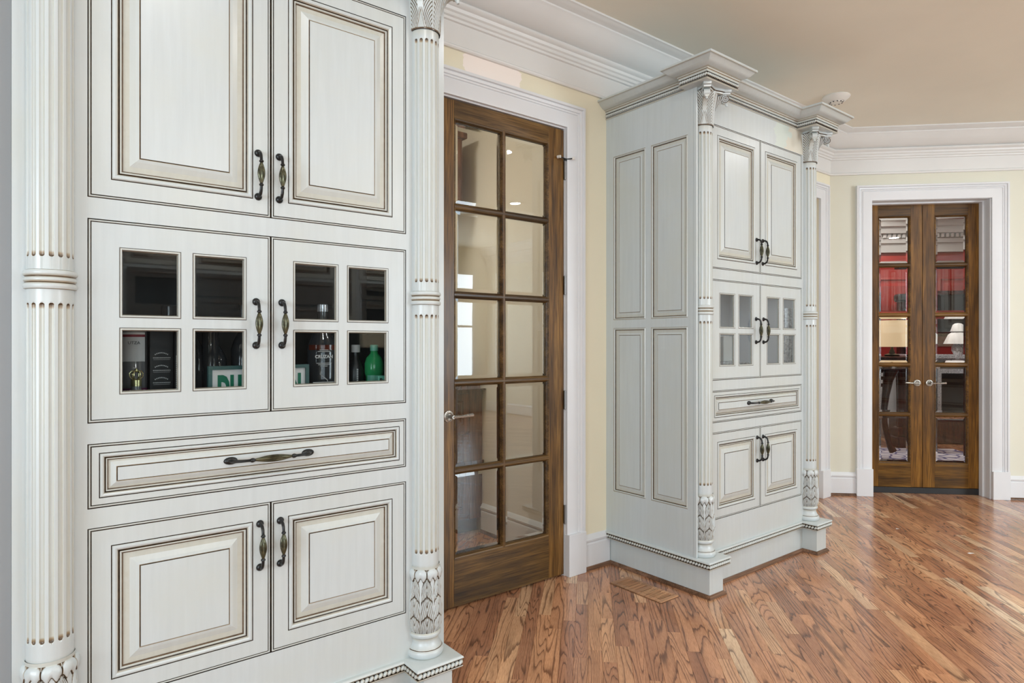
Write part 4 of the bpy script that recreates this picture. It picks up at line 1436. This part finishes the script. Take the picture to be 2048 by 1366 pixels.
b = thing('small_card', (0.80, 2.02, ZF), 'small white card with a ringed number in front of the amber bottle', 'card')
mb = MB(); mb.box(0.775, 0.845, 2.020, 2.023, ZF, ZF + 0.092); obj('card_sheet', mb, M['greyprint'], b)
text('lettering', '0', (0.787, 2.0195, ZF + 0.070), 0.024, M['blackpaper'], b)
# clear bottle with white cap
gx, gy = 0.985, 2.16
b = bottle('slim_bottle', gx, gy, [(0.026, 0), (0.028, 0.004), (0.028, 0.12), (0.022, 0.145), (0.013, 0.165), (0.013, 0.185)], M['blackpaper'], 'slim dark bottle with a pale cap beside the green bottle')
cap(b, gx, gy, 0.185, 0.212, 0.016, M['greyprint'])
mb = MB()
for k_ in range(11): mb.box(gx - 0.0085, gx - 0.0035, gy - 0.0290, gy - 0.0275, ZF + 0.058 + 0.0064 * k_, ZF + 0.0622 + 0.0064 * k_)
obj('fine_print', mb, M['whitepaper'], b, kind='stuff')
# green bottle
gx, gy = 1.045, 2.135
b = bottle('green_bottle', gx, gy, [(0.029, 0), (0.032, 0.006), (0.032, 0.07), (0.029, 0.085), (0.029, 0.095), (0.034, 0.11), (0.034, 0.145), (0.028, 0.165), (0.014, 0.180), (0.0125, 0.190)], M['greenliq'], 'green plastic bottle with an aqua cap behind the rightmost lower pane')
cap(b, gx, gy, 0.190, 0.212, 0.0145, M['aqua'])
band(b, gx, gy, 0.080, 0.106, 0.0315, M['aqua'], 'waist_band', -1.3, 1.3)
b = thing('juice_carton', (1.06, 2.04, ZF), 'small teal pack with dark lettering in front of the green bottle', 'carton')
mb = MB(); mb.bbox(1.012, 1.060, 2.035, 2.060, ZF, ZF + 0.104, 0.002); obj('carton_body', mb, M['aqua'], b)
text('lettering', 'Real', (1.036, 2.0345, ZF + 0.080), 0.022, M['blackpaper'], b, bold=0.0006)

# ------------------------------------------------------------------ behind the glass of the second cabinet
ZG = 1.057
x2 = X2
t = thing('reflection_box', (x2 + 0.31, 2.09, ZG), 'pale box on a patterned foot, standing in for a reflection in the left lower pane of the far cabinet', 'box')  # solid shape stands in for a reflection on the glass
mb = MB(); mb.bbox(x2 + 0.245, x2 + 0.375, 2.05, 2.13, ZG + 0.105, ZG + 0.245, 0.003); obj('box_body', mb, M['greyprint'], t)
mb = MB(); mb.bbox(x2 + 0.243, x2 + 0.377, 2.048, 2.132, ZG, ZG + 0.105, 0.003); obj('box_foot', mb, M['crystal'], t)
t = thing('plate_stack', (x2 + 0.48, 2.12, ZG), 'low stack of grey plates in the far cabinet', 'plates')
mb = MB(); mb.lathe([(0, 0), (0.045, 0), (0.065, 0.012), (0.070, 0.03), (0.070, 0.095), (0.06, 0.098), (0, 0.096)], (x2 + 0.48, 2.12, ZG), 40); obj('plates_body', mb, M['crystal'], t)
t = thing('reflection_vase', (x2 + 0.93, 2.055, ZG), 'tall ribbed vase shape standing in for a reflection in the rightmost panes of the far cabinet', 'vase')  # modelled in place of a reflection on these panes
mb = MB(); mb.lathe([(0, 0), (0.035, 0), (0.030, 0.02), (0.032, 0.10), (0.042, 0.22), (0.046, 0.42), (0.044, 0.42), (0.038, 0.22)], (x2 + 0.93, 2.055, ZG), 84, mod=lambda a, z: 1 + 0.05 * cos(14 * a)); obj('vase_body', mb, M['crystal'], t)
for px in (x2 + 0.30, x2 + 0.72):      # fill lights added under the compartment top to brighten the interior
    area('interior_fill', (px, 2.15, 1.596), (px, 2.15, 1.0), 0.05, 0.05, 0.7, (0.95, 0.97, 1.0), 'DISK')

# ------------------------------------------------------------------ pantry beyond the single door
mb = MB(); mb.box(2.505, 2.60, YW + 0.121, 3.80, 0, CEIL); pw = obj('wall_pantry_right', mb, M['pwall'], kind='structure')
mb = MB(); mb.box(0.2, 2.505, 4.02, 4.12, 0, CEIL); obj('wall_pantry_back', mb, M['pwall'], kind='structure')
mb = MB(); mb.box(0.2, 0.3, YW + 0.121, 4.02, 0, CEIL); obj('wall_pantry_left', mb, M['pwall'], kind='structure')
mb = MB(); mb.sweep([(2.505, 3.50), (2.505, YW + 0.13)], BASE, lambda a, b, h: (a, b, h))
mb2 = MB(); mb2.sweep([(2.505, 3.50), (2.505, YW + 0.13)], [(-a, h) for a, h in BASE][::-1], lambda a, b, h: (a, b, h))
o = MB(); o.sweep([(2.505, YW + 0.13), (2.505, 3.50)], [(-a, h) for a, h in BASE], lambda a, b, h: (a, b, h))
bo = obj('baseboard_pantry', o, M['trim'], kind='structure')
o = MB(); o.sweep([(2.505, YW + 0.13), (2.505, 3.50)], [(-a - 0.016, h) for a, h in SHOE], lambda a, b, h: (a, b, h)); obj('shoe_molding', o, M['shoe'], bo)
pc = thing('pantry_base_cabinet', (1.9, 3.78, 0), 'dark walnut drawer cabinet seen through the lower door panes', 'cabinet')
Pf = lambda u, v, w: (u, 3.50 - w, v)
mb = MB(); mb.box(1.0, 2.497, 3.521, 4.015, 0.10, 0.955); obj('carcass', mb, M['walnut'], pc)
mb = MB(); mb.box(1.0, 2.497, 3.56, 4.015, 0, 0.10); obj('toe_kick', mb, M['black'], pc)
mb = MB(); mb.box(2.40, 2.499, 3.50, 3.52, 0.10, 0.955); obj('stile', mb, M['walnut'], pc)
for a, b in ((1.50, 1.92), (1.94, 2.395)):
    for c, d in ((0.13, 0.40), (0.42, 0.66), (0.68, 0.93)):
        mb = MB()
        mb.box(a, b, c, d, -0.018, -0.012, mp=Pf)
        mb.rings(a, b, c, d, [(0, -0.012, 1), (0, 0, 0), (0.045, 0, 0.9), (0.050, -0.006, 0.3), (0.056, 0.001, 0.1), (0.064, 0.001, 0.9), (0.070, -0.008, 0.4), (0.078, -0.008, 0.9), (0.084, -0.003, 0)], Pf, cap=0)
        obj('drawer', mb, M['walnut'], pc)
mb = MB(); mb.bbox(0.98, 2.503, 3.46, 4.015, 0.957, 0.992, 0.004)
o = obj('pantry_counter', mb, M['walnut']); o['label'] = 'dark counter slab on the pantry drawer cabinet'; o['category'] = 'counter'
uc = thing('pantry_wall_cabinet', (1.9, 3.78, 2.17), 'dark narrow wall cabinet high behind the top left pane', 'cabinet')
mb = MB(); mb.bbox(1.5, 2.375, 3.55, 4.015, 2.19, 2.62, 0.004); obj('cabinet_box', mb, M['walnut'], uc)
mb = MB(); mb.bbox(1.48, 2.405, 3.53, 4.015, 2.62, 2.66, 0.006); obj('cornice', mb, M['walnut'], uc)
bt = thing('etched_bottle', (2.275, 3.62, 0.992), 'frosted grey-green bottle with orange label on the pantry counter', 'bottle')
mb = MB(); mb.lathe([(0, 0), (0.048, 0), (0.050, 0.01), (0.050, 0.20), (0.043, 0.25), (0.030, 0.285), (0.026, 0.31), (0, 0.31)], (2.275, 3.62, 0.992), 28); obj('glass_body', mb, M['greyglass'], bt)
mb = MB(); mb.lathe([(0.0515, 0.035), (0.0515, 0.085)], (2.275, 3.62, 0.992), 12, -0.9, 0.5); obj('paper_label', mb, M['orange'], bt)
area('pantry_fill', (1.1, 3.3, CEIL - 0.02), (1.1, 3.3, 0), 0.5, 0.5, 27, (1, 0.93, 0.84), 'DISK')  # unseen fill added to light the room behind the glass

# ------------------------------------------------------------------ study beyond the double door
def DB(t, z, n): return D(t, z, -n)          # n metres behind the angled wall


NB = 3.6
mb = MB(); mb.box(-2.2, 4.4, 0, 1.02, NB, NB + 0.1, mp=DB); obj('wall_study_dado', mb, M['trim'], kind='structure')
mb = MB(); mb.box(-2.2, 4.4, 1.02, CEIL, NB, NB + 0.1, mp=DB)
sw = obj('wall_study_back', mb, M['redpanel'], kind='structure')
for a in (-1.6, -0.75, 0.10, 0.95, 1.8, 2.65, 3.5):
    mb = MB()
    mb.rings(a, a + 0.70, 1.25, 2.15, [(0, 0, 0), (0.004, 0.018, 0), (0.03, 0.022, 0), (0.05, 0.004, 0), (0.08, 0.004, 0), (0.12, 0.02, 0), (0.125, 0.02, 0)], lambda u, v, w: DB(u, v, NB - w), cap=0)
    obj('raised_panel', mb, M['redpanel'], sw)
for nm, u in (('wall_study_left', -2.2), ('wall_study_right', 4.3)):
    mb = MB(); mb.box(u, u + 0.1, 0, CEIL, 0.16, NB, mp=DB); obj(nm, mb, M['redpanel'], kind='structure')
mb = MB(); mb.box(-2.2, 4.4, 0, 0.18, NB - 0.02, NB - 0.001, mp=DB); obj('baseboard_study', mb, M['trim'], kind='structure')
mb = MB(); mb.box(-2.2, 4.4, 1.00, 1.05, NB - 0.04, NB - 0.001, mp=DB); obj('trim_7', mb, M['trim'], kind='structure')
# white crown with dentils and coffered ceiling with red bands
mb = MB()
for (n0, z0, z1) in ((0.05, 2.48, 2.60), (0.09, 2.60, 2.66), (0.18, 2.72, 2.80), (0.26, 2.80, 2.90)):
    mb.box(-2.2, 4.4, z0, z1, NB - n0, NB - 0.001, mp=DB)
cr = obj('trim_8', mb, M['crown'], kind='structure')
mb = MB()
for i in range(106):
    t0 = -2.1 + i * 0.06
    mb.box(t0, t0 + 0.034, 2.665, 2.715, NB - 0.13, NB - 0.001, mp=DB)
obj('dentils', mb, M['crown'], cr, kind='stuff')
mb = MB(); mb.box(-2.2, 4.4, 2.91, 2.93, 0.17, NB, mp=DB); sc_ = obj('ceiling_study', mb, M['crown'], kind='structure')
for n0 in (1.0, 1.9, 2.8):
    mb = MB(); mb.box(-2.2, 4.4, 2.88, 2.909, n0, n0 + 0.16, mp=DB); obj('red_band', mb, M['redceil'], sc_)
for (t0, n0, lab) in ((1.55, 1.75, 'nearer recessed light disc in the study ceiling, high in the right leaf'), (1.75, 3.05, 'farther recessed light disc in the study ceiling by the dentil crown')):
    mb = MB(); c0 = DB(t0, 2.872, n0)
    mb.lathe([(0, 0), (0.075, 0), (0.09, 0.008), (0.09, 0.038)], c0, 24); o = obj('recessed_light', mb, M['can'])
    o['label'] = lab; o['category'] = 'ceiling light'
    a = area('study_area_light', (c0[0], c0[1], 2.862), (c0[0], c0[1], 0), 0.2, 0.2, 16, (1, 0.93, 0.86), 'DISK')
area('study_area_light', DB(2.5, 2.862, 1.6), DB(2.5, 0, 1.6), 0.4, 0.4, 24, (1, 0.93, 0.86), 'DISK')  # unseen fill added where the right of the study stayed dark
area('study_area_light', DB(0.4, 2.862, 1.8), DB(0.4, 0, 1.8), 0.5, 0.5, 26, (1, 0.93, 0.86), 'DISK')  # unseen fill added to light the study behind its glass doors

# rug
mb = MB(); mb.bbox(0.2, 2.30, 0.0012, 0.007, 0.70, 2.55, 0.002, mp=DB)
o = obj('patterned_rug', mb, M['rug']); o['label'] = 'white rug with dark blue pattern on the study floor'; o['category'] = 'rug'


def atpx(u, v, n):
    """point seen at pixel (u, v) on the plane n behind the angled wall"""
    c, s = cos(HEAD), sin(HEAD); tt = (u - 1024) / 1281.4
    rx, ry = c + tt * s, s - tt * c
    px, py = CX + n * Q, YW + n * Q
    # d*(rx,ry) = p + t*(Q,-Q)
    det_ = rx * (Q) - (-Q) * 0 if False else (rx * Q + ry * Q)
    d = (px * Q + py * Q) / (rx * Q + ry * Q)
    t = ((d * rx - px) * Q - (d * ry - py) * Q)
    return t, HH - (v - 685.6) / 1281.4 * d


# dark carved console leg and its table
t0, _ = atpx(1775, 700, 1.6)
tb = thing('console_table', DB(t0, 0, 1.6), 'dark carved table with sweeping legs behind the left leaf', 'table')
pts = []
for (u, v) in ((1782, 738), (1776, 760), (1771, 790), (1768, 820), (1769, 845), (1773, 868), (1779, 890), (1786, 903)):
    a, z = atpx(u, v, 1.6); pts.append(DB(a, max(z, 0.02), 1.6))
mb = MB(); mb.tube(pts, [0.075, 0.05, 0.038, 0.030, 0.028, 0.028, 0.028, 0.038], 10); obj('leg', mb, M['mahogany'], tb)
a, z = atpx(1782, 738, 1.6)
mb = MB(); mb.bbox(a - 0.85, a + 0.10, z, z + 0.10, 1.35, 1.95, 0.01, mp=DB); obj('apron', mb, M['mahogany'], tb)
for k_ in range(3):
    mb = MB(); q, zz = atpx(1762, 742 + 14 * k_, 1.6); mb.lathe([(0, -0.02), (0.02, -0.012), (0.026, 0), (0.02, 0.012), (0, 0.02)], DB(q, zz, 1.58), 12); obj('carved_scroll', mb, M['mahogany'], tb)
mb = MB(); mb.bbox(a - 0.90, a + 0.13, z + 0.10, z + 0.135, 1.30, 2.0, 0.008, mp=DB); obj('tabletop', mb, M['mahogany'], tb)
zt = z + 0.135
# big cream shade lamp standing on the table
lt, _ = atpx(1788, 690, 1.7)
lp = thing('table_lamp', DB(lt, zt, 1.7), 'table lamp with a wide glowing cream shade behind the left leaf', 'lamp')
c0 = DB(lt - 0.03, zt, 1.68)
mb = MB(); mb.lathe([(0, 0), (0.07, 0), (0.075, 0.015), (0.03, 0.03), (0.022, 0.06), (0.012, 0.08), (0.012, 0.16)], c0, 20); obj('base', mb, M['bronze'], lp)
mb = MB(); mb.lathe([(0.20, 0.10), (0.14, 0.38)], c0, 32); obj('lamp_shade', mb, M['shade'], lp)
# turned dark red pedestal
pt, _ = atpx(1805, 800, 2.7)
ph = thing('carved_pedestal', DB(pt, 0, 2.7), 'fluted dark red pedestal leg against the white dado', 'pedestal')
c0 = DB(pt, 0, 2.7)
mb = MB(); mb.bbox(pt - 0.11, pt + 0.11, 0, 0.13, 2.6, 2.8, 0.01, mp=DB); mb.bbox(pt - 0.085, pt + 0.085, 0.13, 0.24, 2.62, 2.78, 0.01, mp=DB); obj('foot', mb, M['mahogany'], ph, kind='stuff')
mb = MB(); mb.lathe([(0.06, 0.24), (0.07, 0.28), (0.06, 0.36), (0.065, 0.6), (0.07, 0.85), (0.085, 0.95), (0.085, 1.02)], c0, 32, mod=lambda a, z: 1 + 0.06 * cos(10 * a)); obj('turned_post', mb, M['mahogany'], ph)
mb = MB(); mb.bbox(pt - 0.85, pt + 0.16, 1.02, 1.07, 2.5, 3.0, 0.008, mp=DB); obj('tabletop', mb, M['mahogany'], ph)
# dark carved pilaster on the red wall
qt, _ = atpx(1808, 600, 3.3)
pi_ = thing('carved_post', DB(qt, 1.07, 3.3), 'dark carved upright post before the red panelled wall', 'post')
mb = MB(); mb.bbox(qt - 0.075, qt + 0.075, 1.02, 1.80, 3.25, 3.35, 0.01, mp=DB); obj('shaft', mb, M['mahogany'], pi_)
mb = MB(); mb.bbox(qt - 0.10, qt + 0.10, 1.80, 1.90, 3.22, 3.38, 0.02, mp=DB); obj('carved_top', mb, M['black'], pi_)
for k_ in range(7):
    mb = MB(); mb.lathe([(0, -0.01), (0.03, -0.005), (0.035, 0), (0, 0.012)], DB(qt, 1.10 + 0.1 * k_, 3.24), 10); obj('carved_scroll', mb, M['black'], pi_)
# white fringed lamp on a cloth-covered table, right leaf
wt, wz = atpx(1916, 722, 2.2)
wtab = thing('side_table', DB(wt, 0, 2.2), 'side table under a white cloth behind the right leaf', 'table')
mb = MB(); mb.bbox(wt - 0.32, wt + 0.16, wz - 0.05, wz, 2.0, 2.4, 0.008, mp=DB); obj('tabletop', mb, M['trim'], wtab)
for dx in (-0.28, 0.12):
    mb = MB(); mb.bbox(wt + dx - 0.02, wt + dx + 0.02, 0, wz - 0.05, 2.18, 2.22, 0.004, mp=DB); obj('leg', mb, M['mahogany'], wtab)
c0 = DB(wt, wz, 2.2)
lp = thing('crystal_lamp', c0, 'white two-tiered fringed lamp on a crystal base behind the right leaf', 'lamp')
mb = MB(); mb.lathe([(0, 0), (0.05, 0), (0.05, 0.01), (0.02, 0.02), (0.035, 0.06), (0.062, 0.12), (0.060, 0.17), (0.025, 0.21), (0.015, 0.22)], c0, 48, mod=lambda a, z: 1 + 0.05 * cos(12 * a)); obj('base', mb, M['crystal'], lp)
mb = MB(); mb.lathe([(0.135, 0.195), (0.12, 0.23), (0.095, 0.30), (0.05, 0.335)], c0, 72, mod=lambda a, z: 1 + (0.05 * cos(9 * a) if z < 0.28 else 0)); obj('lower_shade', mb, M['whitepaper'], lp)
mb = MB(); mb.lathe([(0.072, 0.335), (0.05, 0.41), (0.03, 0.425), (0, 0.43)], c0, 72, mod=lambda a, z: 1 + 0.04 * cos(9 * a)); obj('lamp_shade', mb, M['whitepaper'], lp)
# fireplace with silver surround, right leaf
ft, _ = atpx(1925, 780, 3.0)
fp_ = thing('fireplace', DB(ft, 0, 3.2), 'dark fireplace with a silvery surround behind the right leaf', 'fireplace')
Ff = lambda u, v, w: DB(u, v, 3.05 - w)
mb = MB(); mb.holes([ft - 0.62, ft - 0.22, ft + 0.50, ft + 0.70], [0.30, 0.32, 0.88, 1.06], {(1, 1)}, -0.3, 0, Ff); obj('surround', mb, M['crystal'], fp_)
mb = MB(); mb.box(ft - 0.22, ft + 0.5, 0.32, 0.88, -0.3, -0.2, mp=Ff); obj('firebox', mb, M['black'], fp_)
mb = MB(); mb.bbox(ft - 0.70, ft + 0.78, 0.0, 0.30, -0.35, 0.10, 0.02, mp=Ff); obj('hearth_plinth', mb, M['mahogany'], fp_)
mb = MB(); mb.bbox(ft - 0.66, ft + 0.72, 1.06, 1.12, -0.3, 0.06, 0.01, mp=Ff); obj('mantel', mb, M['crystal'], fp_)
mb = MB(); mb.bbox(ft - 0.42, ft + 0.42, 1.35, 1.95, -0.5, -0.4, 0.01, mp=Ff)
sc2 = thing('framed_screen', DB(ft, 1.35, 3.5), 'dark framed screen above the fireplace on the red wall', 'picture'); obj('screen_panel', mb, M['black'], sc2)
mb = MB(); mb.rings(ft - 0.42, ft + 0.42, 1.35, 1.95, [(0, -0.41, 0), (0, -0.38, 0), (0.05, -0.37, 0), (0.06, -0.395, 0)], Ff); obj('frame', mb, M['mahogany'], sc2)

# ------------------------------------------------------------------ kitchen behind the camera (what the glass reflects)
kt = thing('oven_wall', (2.6, -4.2, 0), 'cream kitchen wall with steel ovens opposite the display cabinets', 'cabinet')
Kf = lambda u, v, w: (u, -4.0 + w, v)
mb = MB(); mb.box(0.35, 4.85, 0.0, 2.7, -0.49, -0.002, mp=Kf); obj('carcass', mb, M['paint'], kt)
st = [(0.0, 0.0, 0.9), (0.006, 0.006, 0.1), (0.06, 0.006, 0.9), (0.07, 0.001, 0.1), (0.08, 0.008, 0.8), (0.10, -0.001, 0.2), (0.13, 0.005, 0.8), (0.14, 0.005, 0.0)]
for (a, b, c, d) in ((0.4, 0.95, 1.5, 2.6), (0.98, 1.62, 2.12, 2.6), (1.65, 2.45, 2.10, 2.6), (2.48, 3.32, 2.08, 2.6), (3.35, 3.62, 1.56, 2.6), (3.66, 4.22, 2.10, 2.6), (4.26, 4.8, 1.5, 2.6), (0.4, 1.3, 0.15, 0.68), (1.35, 2.2, 0.15, 0.68), (2.25, 3.1, 0.15, 0.68), (3.15, 4.0, 0.15, 0.68), (4.05, 4.8, 0.15, 0.68)):
    mb = MB(); mb.rings(a, b, c, d, st, Kf, cap=0); obj('cabinet_door', mb, M['paint'], kt)
for (a, b, c, d, wn) in ((1.00, 1.60, 1.56, 2.08, 1), (1.68, 2.43, 1.80, 2.06, 0), (1.68, 2.43, 1.48, 1.78, 0), (2.50, 3.30, 1.74, 2.04, 0), (2.50, 3.30, 1.46, 1.72, 0), (3.68, 4.20, 1.84, 2.06, 1), (3.68, 4.20, 1.48, 1.82, 1)):
    mb = MB(); mb.bbox(a, b, c, d, 0, 0.03, 0.004, mp=Kf); o = obj('steel_front', mb, M['stainless'], kt)
    if wn:
        mb = MB(); mb.box(a + 0.08, b - 0.08, c + (d - c) * 0.25, d - 0.10, 0.03, 0.034, mp=Kf); obj('dark_window', mb, M['black'], o)
    mb = MB(); mb.tube([Kf(a + 0.05, d - 0.05, 0.07), Kf(b - 0.05, d - 0.05, 0.07)], 0.012, 10); obj('bar_handle', mb, M['stainless'], o)
mb = MB(); mb.box(0.4, 4.8, 0.76, 1.44, -0.0015, 0.012, mp=Kf); obj('backsplash', mb, M['black'], kt)
mb = MB(); mb.bbox(0.4, 4.8, 0.70, 0.75, 0.0, 0.40, 0.004, mp=Kf); obj('worktop', mb, M['smoke'], kt)
mb = MB(); mb.bbox(3.66, 4.40, 1.20, 1.42, 0.013, 0.12, 0.01, mp=Kf); obj('beige_box', mb, M['wall'], kt)  # beige box added for the warm patch mirrored in the cabinet glass
